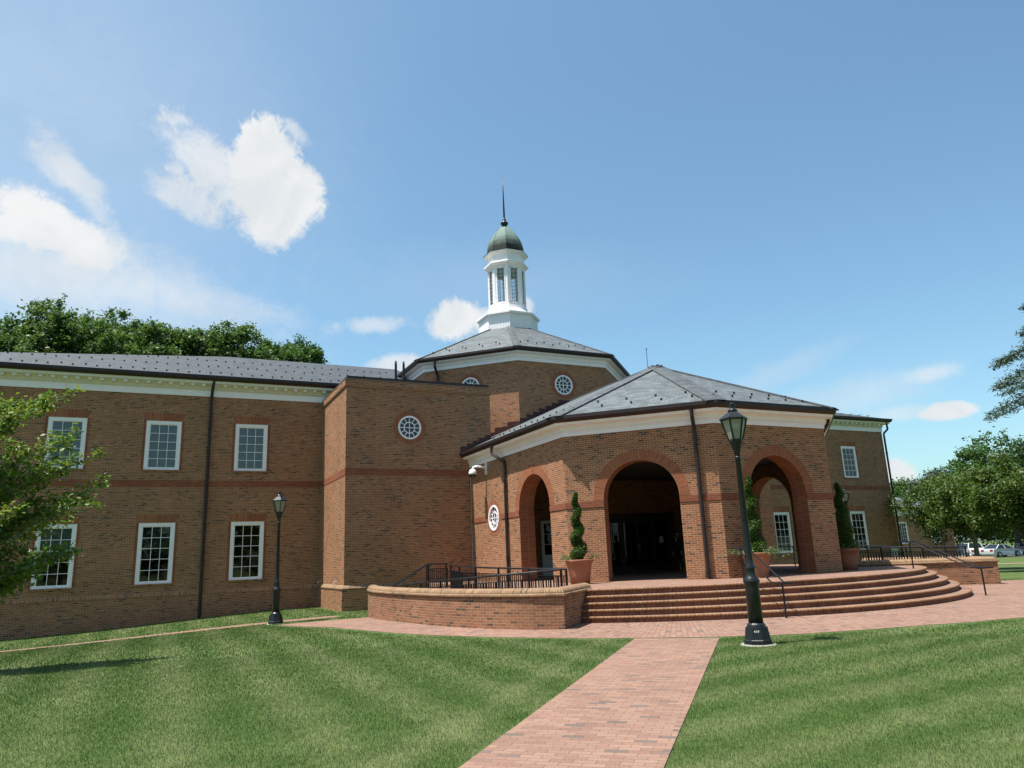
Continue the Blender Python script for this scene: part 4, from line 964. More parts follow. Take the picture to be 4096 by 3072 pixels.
def step_rail(p_top, p_bot, zb, label):
    t = thing('step_handrail', label, 'handrail', (p_bot[0], p_bot[1], zb), 'double handrails on the front steps')
    a, c = Vector((*p_top, 0)), Vector((*p_bot, 0)); d = (c-a).normalized(); s = Vector((-d.y, d.x, 0))*.15
    zt1, zb1 = .02, -.83
    b = MB()
    pl_ = []
    for sg_ in (1, -1):
        q = s*sg_; pl_.append([a-d*.45+q+Vector((0, 0, zt1)), a+d*.12+q+Vector((0, 0, zt1)), c-d*.25+q+Vector((0, 0, zb1)), c+d*.28+q+Vector((0, 0, zb1))])
    b.tube(pl_[0]+pl_[1][::-1], .021, 10); b.tube([pl_[0][0], pl_[1][0]], .021, 8)
    b.build('rail', 'black_iron', t)
    for p, z0, z1 in ((a, FZ, zt1), (c, zb, zb1)):
        b = MB(); b.tube([(p.x, p.y, z0), (p.x, p.y, z1-.03)], .024, 10); b.tube([p+s+Vector((0, 0, z1-.025)), p-s+Vector((0, 0, z1-.025))], .016, 8); b.build('post', 'black_iron', t)
step_rail((14.55, 16.05), (13.62, 13.73), -1.65, 'black double handrail down the steps beside the near street lamp')
step_rail((22.99, 17.2), (22.51, 14.59), -1.65, 'black double handrail near the right end of the steps')

# ================================================================== LAMPS
def dirxy(px, py): d = sky_dir(px, py); h = math.hypot(d.x, d.y); return d.x/h, d.y/h, d.z/h
def street_lamp(loc, label):
    t = thing('street_lamp', label, 'street lamp', loc, 'black lantern street lamps')
    X, Y, Z = loc
    b = MB(); b.lathe([(.315, -.05), (.315, .004), (.29, .018)], loc, 20); b.build('footing', 'concrete', t)
    b = MB(); b.lathe([(.252, .02), (.252, .085), (.235, .10), (.205, .27), (.20, .30)], loc, 8, PI/8); b.lathe([(.165, .30), (.155, .345), (.13, .37)], loc, 20); b.build('base', 'lamp_iron', t)
    b = MB(); b.lathe([(.128, .35), (.122, .95), (.128, 1.03), (.145, 1.07), (.145, 1.10), (.105, 1.15), (.085, 1.20), (.085, 1.28), (.092, 1.30), (.092, 1.33), (.075, 1.36), (.068, 1.5), (.048, 3.26), (.055, 3.27), (.055, 3.31), (.05, 3.33)], loc, 20)
    b.build('pole', 'lamp_iron', t, True)
    b = MB(); b.lathe([(.05, 3.32), (.06, 3.42), (.085, 3.50), (.10, 3.55), (.118, 3.60), (.13, 3.625)], loc, 16); b.build('cup', 'lamp_iron', t, True)
    ph = PI/6; lan = MB(); gl = MB()
    Lo = [Vector((X+.125*math.cos(ph+k*PI/3), Y+.125*math.sin(ph+k*PI/3), Z+3.63)) for k in range(6)]
    Hi = [Vector((X+.235*math.cos(ph+k*PI/3), Y+.235*math.sin(ph+k*PI/3), Z+4.02)) for k in range(6)]
    for k in range(6):
        lan.bar(Lo[k], Hi[k], .024); lan.bar(Lo[k], Lo[(k+1) % 6], .026, .03); lan.bar(Hi[k], Hi[(k+1) % 6], .026, .03)
        c = Vector((X, Y, 0)); f = lambda v: c+(Vector((v.x, v.y, 0))-c)*.965+Vector((0, 0, v.z))
        gl.poly([f(Lo[k]), f(Lo[(k+1) % 6]), f(Hi[(k+1) % 6]), f(Hi[k])])
    lan.lathe([(.13, 3.615), (.13, 3.635), (.02, 3.64)], loc, 6, ph); lan.build('lantern', 'lamp_iron', t)
    gl.build('pane', 'lamp_glass', t)
    b = MB(); b.lathe([(.06, 3.64), (.06, 3.70), (.045, 3.72), (.045, 3.84), (.02, 3.88)], loc, 10); b.build('burner', 'cream_paint', t, True)
    b = MB(); b.lathe([(.262, 4.015), (.268, 4.03), (.255, 4.05), (.10, 4.165)], loc, 6, ph); b.lathe([(.075, 4.15), (.088, 4.18), (.092, 4.20), (.07, 4.225), (.05, 4.235), (.05, 4.29), (.055, 4.30), (.058, 4.32), (.03, 4.34), (.012, 4.35), (.016, 4.385), (.004, 4.42)], loc, 16); b.build('lantern_roof', 'lamp_iron', t)
    return t
l1 = street_lamp((9.66, 10.47, -1.65), 'nearest and largest black street lamp, at the lawn corner right of the brick walk')
l2 = copy_tree(l1); l2.location = (3.68, 26.25, -1.805); l2['label'] = 'black street lamp beside the narrow path in front of the left wing'
l3 = copy_tree(l1); l3.location = (dirxy(3383, 2010)[0]*41, dirxy(3383, 2010)[1]*41, -1.5); l3['label'] = 'far black street lamp whose lantern shows above the right potted topiary'
# number tag on the near lamp
def text(name, s, size, mat, M4, parent=None, ext=.0008):
    c = bpy.data.curves.new(name, 'FONT'); c.body = s; c.size = size; c.extrude = ext; c.align_x = 'CENTER'; c.align_y = 'CENTER'
    o = bpy.data.objects.new(name, c); COL.objects.link(o); dg = bpy.context.evaluated_depsgraph_get()
    me = bpy.data.meshes.new_from_object(o.evaluated_get(dg)); bpy.data.objects.remove(o); bpy.data.curves.remove(c)
    me.materials.clear(); me.materials.append(M[mat]); me.transform(M4)
    o = bpy.data.objects.new(name, me); COL.objects.link(o)
    if parent is not None: par(o, parent)
    return o
v = Vector((-9.66, -10.47, 0)).normalized(); k = round((math.atan2(v.y, v.x))/(PI/4))*PI/4      # octagon face toward the walk
fn = Vector((math.cos(k), math.sin(k), 0)); rx = Vector((-fn.y, fn.x, 0)); pz = Vector((9.66, 10.47, -1.65+.235))+fn*.2
tilt = Vector((fn.x, fn.y, .18)).normalized(); uy = tilt.cross(rx)
TM = Matrix(((rx.x, uy.x, tilt.x, pz.x), (rx.y, uy.y, tilt.y, pz.y), (rx.z, uy.z, tilt.z, pz.z), (0, 0, 0, 1)))
text('number_tag', '419', .06, 'paper', TM, l1)

# ================================================================== FOLIAGE HELPERS
def leaf_mesh(name, cen, sizes, mat, seed, parent=None, up=.5, shape='leaf'):
    r = np.random.default_rng(seed); n = len(cen)
    nrm = r.normal(size=(n, 3)); nrm[:, 2] = np.abs(nrm[:, 2])*1.0+up; nrm /= np.linalg.norm(nrm, axis=1, keepdims=True)
    a = r.normal(size=(n, 3)); t = a-nrm*(a*nrm).sum(1, keepdims=True); t /= np.linalg.norm(t, axis=1, keepdims=True)+1e-9
    s = np.cross(nrm, t); L = sizes[:, None]; wd = .62 if shape == 'leaf' else .22
    cup = nrm*L*.12
    p = np.stack([cen-t*L*.5, cen+s*L*wd*.5-cup*.0+t*L*.05, cen+t*L*.55-cup, cen-s*L*wd*.5+t*L*.05], 1)
    vs = p.reshape(-1, 3); me = bpy.data.meshes.new(name)
    me.vertices.add(n*4); me.vertices.foreach_set('co', vs.ravel().astype(np.float32))
    me.loops.add(n*4); me.loops.foreach_set('vertex_index', np.arange(n*4, dtype=np.int32))
    me.polygons.add(n); me.polygons.foreach_set('loop_start', np.arange(0, n*4, 4, dtype=np.int32)); me.polygons.foreach_set('loop_total', np.full(n, 4, np.int32))
    me.update(calc_edges=True); me.materials.append(M[mat]); o = bpy.data.objects.new(name, me); COL.objects.link(o)
    if parent is not None: par(o, parent)
    return o
def clump_points(r, c, rad, n, flat=.75):
    d = r.normal(size=(n, 3)); d /= np.linalg.norm(d, axis=1, keepdims=True)
    q = rad*r.random((n, 1))**.45
    return np.array(c)+d*q*np.array([1, 1, flat])
def tree(name, label, base, h, crown_r, crown_c, nclump, clr, nleaf, lsize, mat, seed, trunk_r=.25, bark='bark', group=None, squash=1.0, up=.5, cat='tree', low=-.8):
    """crown_c = height of the crown's centre above the base; clumps on and inside an uneven ellipsoid"""
    r = np.random.default_rng(seed); t = thing(name, label, cat, base, group)
    B = np.array(base, float); C = B+np.array([0, 0, crown_c]); ch = h-crown_c-clr*.75
    cl = []
    while len(cl) < nclump:
        d = r.normal(size=3); d /= np.linalg.norm(d)
        if d[2] < low: continue
        q = (.50+.50*r.random()) if r.random() < .8 else r.random()*.5
        th = math.atan2(d[1], d[0]); lump = 1+.16*math.sin(2*th+seed)+.13*math.sin(3*th+2*seed+2*d[2])
        cl.append((C+d*q*np.array([crown_r, crown_r, ch*(.98 if d[2] > 0 else squash)])*lump*np.array([1, 1, 1/max(lump, .9)]), clr*(.65+.7*r.random())))
    pts = []; szs = []
    for c, rad in cl:      # each clump is a handful of leafy sprays that lean out and up
        k = int(nleaf/nclump*(rad/clr)**1.5); ns = 7
        o_ = (c-C); o_ = o_/(np.linalg.norm(o_)+1e-6)
        for q in range(ns):
            d = o_*.8+r.normal(size=3)*.75+np.array([0, 0, .35]); d /= np.linalg.norm(d); L = rad*(.6+.9*r.random()); kk = max(2, k//ns)
            u = r.random((kk, 1)); w = rad*.34*(1.15-.75*u)
            pts.append(c+d*(u*L)+r.normal(size=(kk, 3))*w); szs.append(lsize*(.55+.9*r.random(kk)))
    nsct = nleaf//12; d = r.normal(size=(nsct, 3)); d /= np.linalg.norm(d, axis=1, keepdims=True); d[:, 2] = np.where(d[:, 2] < low, -d[:, 2], d[:, 2])
    pts.append(C+d*(r.random((nsct, 1))**.5)*np.array([crown_r, crown_r, ch])*np.where(d[:, 2:] > 0, 1, np.array([[1, 1, squash]]))); szs.append(lsize*(.5+.8*r.random(nsct)))
    leaf_mesh('crown', np.concatenate(pts), np.concatenate(szs), mat, seed+1, t, up)
    b = MB(); top = C+np.array([0, 0, ch*.35])
    ax = [B+np.array([0, 0, -.2]), B+(C-B)*.4+r.normal(size=3)*[.05, .05, 0]*h*.2, C+r.normal(size=3)*.02*h, top]
    b.tube([tuple(p) for p in ax], [trunk_r*1.15, trunk_r*.85, trunk_r*.55, trunk_r*.15], 8)
    for c, rad in cl[:min(26, nclump)]:
        f = .3+.6*r.random(); s = B+(C-B)*max(.45, f)+(np.array([0, 0, 1])*ch*.2*r.random())
        mid = s+(c-s)*.55+np.array([0, 0, .04*h])*r.random(); b.tube([tuple(s), tuple(mid), tuple(c)], [trunk_r*.32, trunk_r*.2, trunk_r*.06], 5, False)
    b.build('trunk', bark, t, True)
    return t
def ground_at(x, y): return (x, y, float(gz(x, y)))

# small tree reaching in from the left: laid out limb by limb
def left_tree():
    t = thing('young_tree', 'young tree with yellow-green leaves reaching in at the left edge before the left wing', 'tree', ground_at(-5.3, 17.2))
    r = np.random.default_rng(11); B = Vector(ground_at(-5.3, 17.2)); b = MB(); pts = []; sz = []
    trunk = [B+Vector((0, 0, -.2)), B+Vector((.05, .03, 1.2)), B+Vector((.12, .0, 2.4)), B+Vector((.1, .1, 4.4)), B+Vector((.15, .05, 5.6))]
    b.tube(trunk, [.11, .095, .08, .05, .015], 8)
    ends = []
    def P(px, py, rr): x, y, z = dirxy(px, py); return Vector((x*rr, y*rr, z*rr))
    # limb tips seen in the picture, as places round the tree
    for px, py, rr in ((110, 1610, 17.6), (240, 1600, 17.3), (60, 1690, 17.0), (300, 1790, 17.2), (215, 1780, 16.6), (310, 1850, 17.0), (410, 1945, 17.2), (330, 1985, 17.0), (250, 1880, 17.5), (150, 1900, 16.8),
                       (60, 1820, 16.6), (20, 1930, 16.8), (120, 1990, 17.0), (250, 2050, 16.7), (90, 2080, 17.2), (20, 2060, 16.4), (190, 2110, 17.6), (60, 2200, 17.4), (220, 2230, 17.6), (290, 2220, 17.2), (130, 2260, 16.9), (30, 2290, 17.2), (100, 2330, 17.6), (0, 2380, 17.3), (-60, 1700, 17), (-90, 1900, 17), (-120, 2100, 17.3), (-80, 2300, 17.5), (-30, 2000, 17.8), (-150, 1800, 17.5), (-60, 1620, 17.4)):
        ends.append(P(px, py, rr))
    for k in range(30):
        a = r.random()*2*PI; q = 1.0+1.6*r.random(); ends.append(B+Vector((math.cos(a)*q-1.2, math.sin(a)*q, 2.0+3.2*r.random())))
    for e_ in ends:
        zz = min(max(e_.z-B.z-1.75, .9), 4.2); s = B+Vector((.08, .03, zz)); L = (e_-s).length
        mid = s.lerp(e_, .6)+Vector((0, 0, -.03*L)); b.tube([s, mid, e_], [.03, .016, .005], 5, False)
        nt_ = 11
        for q in range(nt_):      # leafy twigs, each pointing up and out along the limb
            u = .42+.58*(q+r.random()*.6)/nt_; p = s.lerp(mid, u/.6) if u < .6 else mid.lerp(e_, (u-.6)/.4)
            d = ((e_-s).normalized()+Vector(r.normal(size=3)*.38)+Vector((0, 0, .28))).normalized(); ln = .28+.32*r.random()
            b.tube([p, p+d*ln], [.007, .003], 4, False)
            for m_ in range(58):
                w = r.random(); pp = p+d*ln*w*1.08; pts.append(np.array(pp)+r.normal(size=3)*.085*(1.15-.5*w)); sz.append(.065+.055*r.random())
    leaf_mesh('crown', np.array(pts), np.array(sz), 'leaf_yellowgreen', 5, t, .6); b.build('trunk', 'pale_bark', t, True)
left_tree()

# tall trees behind the left wing: only their heads clear the roof
GL = 'tall trees behind the left wing'
for i, (px, py, rr, cr, lab, sd) in enumerate((
    (-70, 1330, 76, 5.0, 'tree head cut by the left edge above the wing roof', 21), (130, 1268, 72, 3.6, 'second tree from the left above the wing roof, standing a little lower', 22),
    (285, 1205, 74, 4.1, 'tallest tree head above the left wing roof', 23), (455, 1222, 77, 4.0, 'broad tree head right of the tallest one above the wing roof', 24),
    (590, 1280, 72, 3.6, 'rounded tree in the dip right of the tallest trees above the wing roof', 25), (745, 1305, 74, 3.3, 'narrow tree in the middle of the row above the wing roof', 26),
    (905, 1288, 76, 3.7, 'tree with sky gaps in its crown above the right half of the wing roof', 27), (1075, 1368, 84, 3.4, 'small grey-green tree second from the right end of the row', 28), (1190, 1362, 88, 2.6, 'small pointed tree at the right end of the row above the wing roof', 29))):
    x, y, z = dirxy(px, py); g0 = ground_at(x*rr, y*rr); top = z*rr
    h = top-g0[2]; tree('tall_tree', lab, g0, h, cr*1.25, h-cr*1.35, 130, .80, 26000, .27, 'leaf_sycamore' if i not in (7, 8) else 'leaf_green', sd, .34, group=GL, squash=1.0, low=-.6)
    # flank clumps join the heads
# right-hand trees
x, y, z = dirxy(3895, 2165); rr = 58
tree('small_tree', 'small spreading tree with a pale trunk right of the low annex', ground_at(x*rr, y*rr), 6.6, 3.4, 4.0, 140, .65, 48000, .15, 'leaf_mixed', 41, .16, 'pale_bark', squash=.95, low=-.9)
x, y, z = dirxy(4105, 2165); rr = 50
tree('small_tree', 'small leafy tree at the right edge in front of the parked cars', ground_at(x*rr, y*rr), 6.2, 3.2, 3.9, 130, .60, 40000, .15, 'leaf_mixed', 42, .15, 'bark', squash=.95, low=-.9)
for px, py, rr, cr, lab, sd, mt in ((3990, 1722, 118, 6.8, 'big round-headed tree rising highest in the right-hand group below the pine', 51, 'leaf_green'), (4130, 1760, 112, 6.5, 'big dark tree cut by the right edge below the pine', 52, 'leaf_dark'), (3850, 1905, 125, 4.6, 'dark tree between the small tree and the big round-headed one', 53, 'leaf_dark'),
                                    (3752, 1855, 130, 4.2, 'bluish tree head at the left end of the right-hand group', 54, 'leaf_blue'), (3655, 1925, 150, 5.5, 'distant tree behind the annex roof', 55, 'leaf_green'), (3560, 1910, 150, 4.5, 'distant tree just right of the right wing', 56, 'leaf_green'), (3750, 1960, 140, 6, 'distant tree filling the gap behind the small spreading tree', 57, 'leaf_green')):
    x, y, z = dirxy(px, py); g0 = ground_at(x*rr, y*rr); h = z*rr-g0[2]
    tree('broad_tree', lab, g0, h, cr, h*.58, 110, 1.35, 24000, .36, mt, sd, .4, group='trees on the right', squash=1.0, low=-.95)
# dark wood behind the car park
r_ = np.random.default_rng(77); P_ = []; S_ = []
for k in range(90):
    px = 3640+6.5*k+r_.normal()*10; rr = 135+r_.random()*25; x, y, z = dirxy(px, 2150); hh_ = 2+9*r_.random()
    P_.append(clump_points(r_, (x*rr, y*rr, -2+hh_), 2.4, 260)); S_.append(np.full(260, .55)*(.6+.8*r_.random(260)))
wd_ = leaf_mesh('woodland', np.concatenate(P_), np.concatenate(S_), 'leaf_dark', 78); struct(wd_, 'stuff'); wd_['label'] = 'dark woodland edge behind the parked cars'; wd_['category'] = 'woodland'
P_ = []; S_ = []
for k in range(150):
    a = math.radians(95+170*k/150)+YAW; rr = 55+14*r_.random(); hh_ = 1+11*r_.random()**.8
    P_.append(clump_points(r_, (math.sin(a)*rr, math.cos(a)*rr, -1.6+hh_), 3.2, 130)); S_.append(np.full(130, 1.3)*(.6+.8*r_.random(130)))
wd_ = leaf_mesh('woodland', np.concatenate(P_), np.concatenate(S_), 'leaf_green', 79); struct(wd_, 'stuff'); wd_['label'] = 'belt of trees across the lawn, mirrored in the window panes'; wd_['category'] = 'woodland'
# pine reaching in at the right edge
def pine():
    x, y, z = dirxy(4500, 2150); rr = 45; B = Vector(ground_at(x*rr, y*rr)); t = thing('pine_tree', 'blue-green pine whose drooping boughs reach in at the right edge', 'tree', tuple(B))
    r = np.random.default_rng(5); b = MB(); b.tube([B, B+Vector((0, 0, 9)), B+Vector((.1, 0, 17.5))], [.32, .22, .04], 8); pts = []; sz = []
    view = Vector((-y, x, 0))        # boughs all round
    for k in range(64):
        z0 = 7.3+7.5*(k/64); a = k*2.4; L = (4.3-.5*(k/28) if k < 28 else 3.0-2.2*(k-28)/36)*(.85+.2*r.random()); d = Vector((math.cos(a), math.sin(a), 0)); s = B+Vector((0, 0, z0))
        e_ = s+d*L+Vector((0, 0, .25*L-.1*L*L*.5)); m_ = s.lerp(e_, .5)+Vector((0, 0, .22*L)); b.tube([s, m_, e_], [.05, .03, .01], 5, False)
        for q in range(620):
            u = .25+.8*r.random(); p = s.lerp(m_, u*2) if u < .5 else m_.lerp(e_, (u-.5)*2)
            w = .12+.34*(1.1-u); pts.append(np.array(p)+r.normal(size=3)*np.array([w, w, w*.45])+np.array([0, 0, .05])); sz.append(.16+.14*r.random())
    leaf_mesh('crown', np.array(pts), np.array(sz), 'leaf_blue', 8, t, .9, 'needle'); b.build('trunk', 'bark', t, True)
pine()

# ================================================================== POTTED TOPIARIES
def topiary(loc, label, seed, h=2.25, rt=.46, vine=90, spread=.35, hp=.74, rm=.36):
    r = np.random.default_rng(seed); t = thing('potted_topiary', label, 'potted plant', loc, 'potted spiral topiaries on the terrace')
    b = MB(); b.lathe([(.30, .0), (.33, .25), (.37, .45), (.405, hp-.12), (.435, hp-.11), (.455, hp-.02), (.45, hp), (.40, hp), (.385, hp-.06)], loc, 28); b.build('pot', 'terracotta', t, True)
    b = MB(); b.lathe([(.39, hp-.07), (.02, hp-.05)], loc, 20); b.build('soil', 'soil', t)
    b = MB(); b.tube([(loc[0], loc[1], loc[2]+hp-.1), (loc[0]+.01, loc[1], loc[2]+hp+h*.95)], [.03, .012], 6); b.build('stem', 'bark', t)
    pts = []; turns = 3.4; n = 16000
    u = r.random(n)**1.35
    ph = u*turns*2*PI+seed; rad = rm*(1-u)**.75+.05          # spiral ribbon winding round the stem
    cr = rad*.72+.03; off = rad*.30
    c = np.stack([loc[0]+np.cos(ph)*off, loc[1]+np.sin(ph)*off, loc[2]+hp+.10+u*h*.97], 1)
    d = r.normal(size=(n, 3)); d /= np.linalg.norm(d, axis=1, keepdims=True); q = cr[:, None]*r.random((n, 1))**.3
    pts = c+d*q*np.array([1, 1, .80])
    leaf_mesh('foliage', pts, .028+.03*r.random(n), 'leaf_topiary', seed, t, .3)
    if vine:
        vp = []
        b = MB()
        for k in range(vine//6):
            a = r.random()*2*PI; p0 = Vector((loc[0]+.32*math.cos(a), loc[1]+.32*math.sin(a), loc[2]+hp-.05)); L = spread*(.5+r.random())
            p1 = p0+Vector((math.cos(a)*L, math.sin(a)*L, .22*r.random()-.02)); p2 = p1+Vector((math.cos(a)*.1, math.sin(a)*.1, -.12*r.random()+.02)); b.tube([p0, p0.lerp(p1, .5)+Vector((0, 0, .08)), p1, p2], .004, 4, False)
            for q in range(34):
                w = r.random(); p = p0.lerp(p1, min(1, w*1.15)); vp.append(np.array(p)+r.normal(size=3)*[.045, .045, .05]+[0, 0, .05*math.sin(PI*w)])
        leaf_mesh('trailing_plant', np.array(vp), .035+.03*r.random(len(vp)), 'leaf_vine', seed+3, t, .4); b.build('vine_stems', 'leaf_vine', t)
    return t
topiary((12.06, 20.62, FZ), 'potted spiral topiary left of the middle arch, behind the left retaining wall', 3, 2.05, vine=60, spread=.22, rm=.25)
topiary((16.62, 17.68, FZ), 'potted spiral topiary in shade right of the middle arch, with bushy trailing plants', 4, 2.3, vine=150, spread=.52, rm=.29)
topiary((22.02, 18.98, FZ), 'potted spiral topiary at the right corner of the portico, with the fullest lower coils', 6, 2.25, vine=80, spread=.2, rm=.40)

# ================================================================== SMALL THINGS
t = thing('security_camera', 'white dome security camera on a bracket high on the left side of the portico', 'camera', (PX0, 28.6, 3.4), None)
b = MB(); b.box(PX0-.03, 28.42, 3.48, PX0, 28.62, 3.98); b.tube([(PX0-.02, 28.52, 3.78), (PX0-.40, 28.62, 3.83), (PX0-.52, 28.68, 3.80), (PX0-.55, 28.7, 3.72)], .05, 10); b.build('bracket', 'cam_white', t)
b = MB(); b.lathe([(.05, .20), (.11, .17), (.16, .08), (.175, 0), (.17, -.04)][::-1], (PX0-.55, 28.7, 3.54), 20); b.build('housing', 'cam_white', t, True)
b = MB(); b.lathe([(.005, -.20), (.06, -.19), (.12, -.14), (.15, -.07), (.155, -.035)], (PX0-.55, 28.7, 3.54), 20); b.build('dome', 'car_glass', t, True)

def signboard():      # folding wet-floor board by the right jamb of the doors
    c = Vector((22.35, 28.3, FZ)); t = thing('floor_sign', 'yellow folding wet floor sign behind the right pier of the middle arch', 'sign', tuple(c))
    f = Vector((-.80, -.60, 0)); s = Vector((.60, -.80, 0))      # faces the steps
    for sg_, nm in ((1, 'panel'), (-1, 'panel')):
        b = MB(); P = [c+f*.20*sg_-s*.33, c+f*.20*sg_+s*.33, c+f*.02*sg_+s*.20+Vector((0, 0, .98)), c+f*.02*sg_-s*.20+Vector((0, 0, .98))]
        q = [p-f*sg_*.012 for p in P]; b.poly(P); b.poly(q[::-1])
        for k in range(4): b.poly([P[k], q[k], q[(k+1) % 4], P[(k+1) % 4]])
        o = b.build(nm, 'sign_yellow', t)
        if sg_ == 1: front = o
    u = (-f*.18+Vector((0, 0, .98))).normalized(); nrm = s.cross(u)
    if nrm.dot(f) < 0: s2_ = -s; nrm = -nrm
    else: s2_ = s
    for txt, sz, hh_ in (('CUIDADO', .115, .62), ('PISO MOJADO', .085, .44), ('CAUTION', .06, .27), ('WET FLOOR', .06, .18)):
        w = hh_/.98; p = c+f*(.20-.18*w)+Vector((0, 0, hh_))+nrm*.004
        text('lettering', txt, sz, 'ink', Matrix(((s2_.x, u.x, nrm.x, p.x), (s2_.y, u.y, nrm.y, p.y), (s2_.z, u.z, nrm.z, p.z), (0, 0, 0, 1))), front)
signboard()
def notice(x, z, w, h, label, red=False):
    t = thing('notice', label, 'notice', (x, 30.4, z)); b = MB(); b.box(x-w/2, 30.395, z-h/2, x+w/2, 30.40, z+h/2); o = b.build('sheet', 'paper', t)
    if red:
        b = MB(); b.lathe([(.085, -.002), (.085, .003)], (0, 0, 0), 20); q = b.build('red_disc', 'red_ink', t)
        q.data.transform(Matrix.Translation((x, 30.392, z+h*.2))@Matrix.Rotation(PI/2, 4, 'X'))
notice(19.15, .80, .22, .36, 'white notice with a red mark taped to the left entrance door', True)
notice(22.55, .62, .24, .32, 'plain white notice taped to the right-hand glass of the entrance')

# person in a dark suit at the doors
def person():
    c = Vector((21.62, 27.9, FZ)); t = thing('person', 'person in a dark suit standing just inside the middle arch beside the wet floor sign', 'person', tuple(c))
    face = Vector((-.95, -.3, 0)).normalized(); side = Vector((-face.y, face.x, 0)); U = Vector((0, 0, 1))
    def skin(name, nodes, edges, mat, sub=2):
        me = bpy.data.meshes.new(name); me.from_pydata([tuple(c+face*a+side*s+U*z) for a, s, z, _ in nodes], edges, []); o = bpy.data.objects.new(name, me); COL.objects.link(o)
        m = o.modifiers.new('skin', 'SKIN'); 
        for i, n_ in enumerate(nodes): rr = n_[3]; me.skin_vertices[0].data[i].radius = rr if isinstance(rr, tuple) else (rr, rr)
        me.skin_vertices[0].data[0].use_root = True
        sb = o.modifiers.new('sub', 'SUBSURF'); sb.levels = sub; sb.render_levels = sub
        m.use_smooth_shade = True; me.materials.append(M[mat]); par(o, t); return o
    body = [(0, 0, .95, (.16, .13)), (.0, 0, 1.15, (.155, .12)), (.02, 0, 1.36, (.18, .13)), (.0, 0, 1.48, (.09, .08)), (.02, 0, 1.56, (.058, .06)),
            (.035, 0, 1.66, (.080, .095)), (.035, 0, 1.745, (.078, .09)),
            (0, .10, .86, .095), (.01, .11, .48, .066), (-.02, .12, .08, .05), (.12, .13, .035, .04),
            (0, -.10, .86, .095), (-.02, -.11, .48, .066), (-.06, -.12, .08, .05), (.08, -.13, .035, .04),
            (0, .19, 1.42, .068), (.0, .26, 1.16, .05), (.10, .24, .93, .038), (.14, .235, .87, .032),
            (0, -.19, 1.42, .068), (-.02, -.26, 1.16, .05), (.05, -.25, .92, .038), (.08, -.25, .86, .032), (.135, 0, 1.645, .016)]
    E_ = [(0, 1), (1, 2), (2, 3), (3, 4), (4, 5), (5, 6), (0, 7), (7, 8), (8, 9), (9, 10), (0, 11), (11, 12), (12, 13), (13, 14), (2, 15), (15, 16), (16, 17), (17, 18), (2, 19), (19, 20), (20, 21), (21, 22), (5, 23)]
    o = skin('body', body, E_, 'suit')
    me = o.data
    # face and hands show skin: separate colour by height in the material of the body
    m, nt, p = newmat('suit_and_skin'); ob = objc(nt); sx = nt.nodes.new('ShaderNodeSeparateXYZ'); LK(nt, ob, sx.inputs[0])
    f = mth(nt, 'GREATER_THAN', sx.outputs[2], FZ+1.525); LK(nt, mixc(nt, f, (.011, .011, .014), (.36, .20, .14)), p.inputs['Base Color']); p.inputs['Roughness'].default_value = .75
    me.materials.clear(); me.materials.append(m)
    for s in (1, -1):
        base = (.14, .235, .87) if s == 1 else (.08, -.25, .86); a, q, z = base
        nodes = [(a, q, z, (.03, .018)), (a+.02, q, z-.07, (.036, .016))]; ed = [(0, 1)]
        for k, (dy, ln) in enumerate(((-.027, .062), (-.009, .075), (.009, .072), (.027, .056))):
            i = len(nodes); nodes += [(a+.025+dy*.2, q+dy, z-.085, .009), (a+.035, q+dy, z-.085-ln*.55, .008), (a+.022, q+dy, z-.085-ln, .007)]; ed += [(1, i), (i, i+1), (i+1, i+2)]
        i = len(nodes); nodes += [(a+.045, q-s*.02, z-.045, .010), (a+.06, q-s*.025, z-.085, .008)]; ed += [(0, i), (i, i+1)]
        skin('hand', nodes, ed, 'skin', 1)
    b = MB(); b.lathe([(.095, -.02), (.102, .03), (.085, .085), (.03, .115)], c+face*.02+U*1.70, 16); b.build('hair', 'hair', t, True)
    b = MB(); q = c+face*.135+U*1.40; b.poly([q+side*.05+U*.09, q-side*.05+U*.09, q-U*.14+face*.02]); b.build('shirt', 'shirt', t)
    b = MB()
    for s in (1, -1): b.lathe([(.004, -.012), (.011, -.006), (.011, .006), (.004, .012)], c+face*.125+side*.032*s+U*1.685, 8); 
    b.build('eyes', 'ink', t, True)
    b = MB()
    for s in (1, -1): b.lathe([(.008, -.03), (.018, -.015), (.018, .015), (.008, .03)], c+face*.03+side*.088*s+U*1.67, 8)
    b.build('ears', 'skin', t, True)
person()

# ================================================================== ANNEX
ann = thing('annex', 'low brick annex with hipped slate roof half hidden by the small tree on the right', 'building', (82, 60, -1.95))
b = MB(); ax0, ax1, ay = 74.0, 88.5, 60.0; AW = [79.55, 85.4]
hs = [rect(x-ax0-.71, x-ax0+.71, -.15, 2.35) for x in AW]
wall(b, (ax0, ay), (ax1, ay), -2.6, 3.3, hs); wall(b, (ax1, ay), (ax1, ay+14), -2.6, 3.3); wall(b, (ax0, ay+14), (ax0, ay), -2.6, 3.3); wall(b, (ax1, ay+14), (ax0, ay+14), -2.6, 3.3); b.build('wall', 'wall_brick', ann)
b = MB(); pth = [(ax0, ay+14), (ax0, ay), (ax1, ay), (ax1, ay+14)]; b.sweep(pth, [(-.02, 3.1), (.04, 3.1), (.04, 3.6), (.3, 3.75), (.36, 3.9), (-.02, 3.9)]); b.build('cornice', 'cream_paint', ann)
b = MB(); b.sweep(pth, [(.2, 3.82), (.44, 3.82), (.5, 4.04), (.2, 4.05)]); b.build('gutter', 'bronze_gutter', ann)
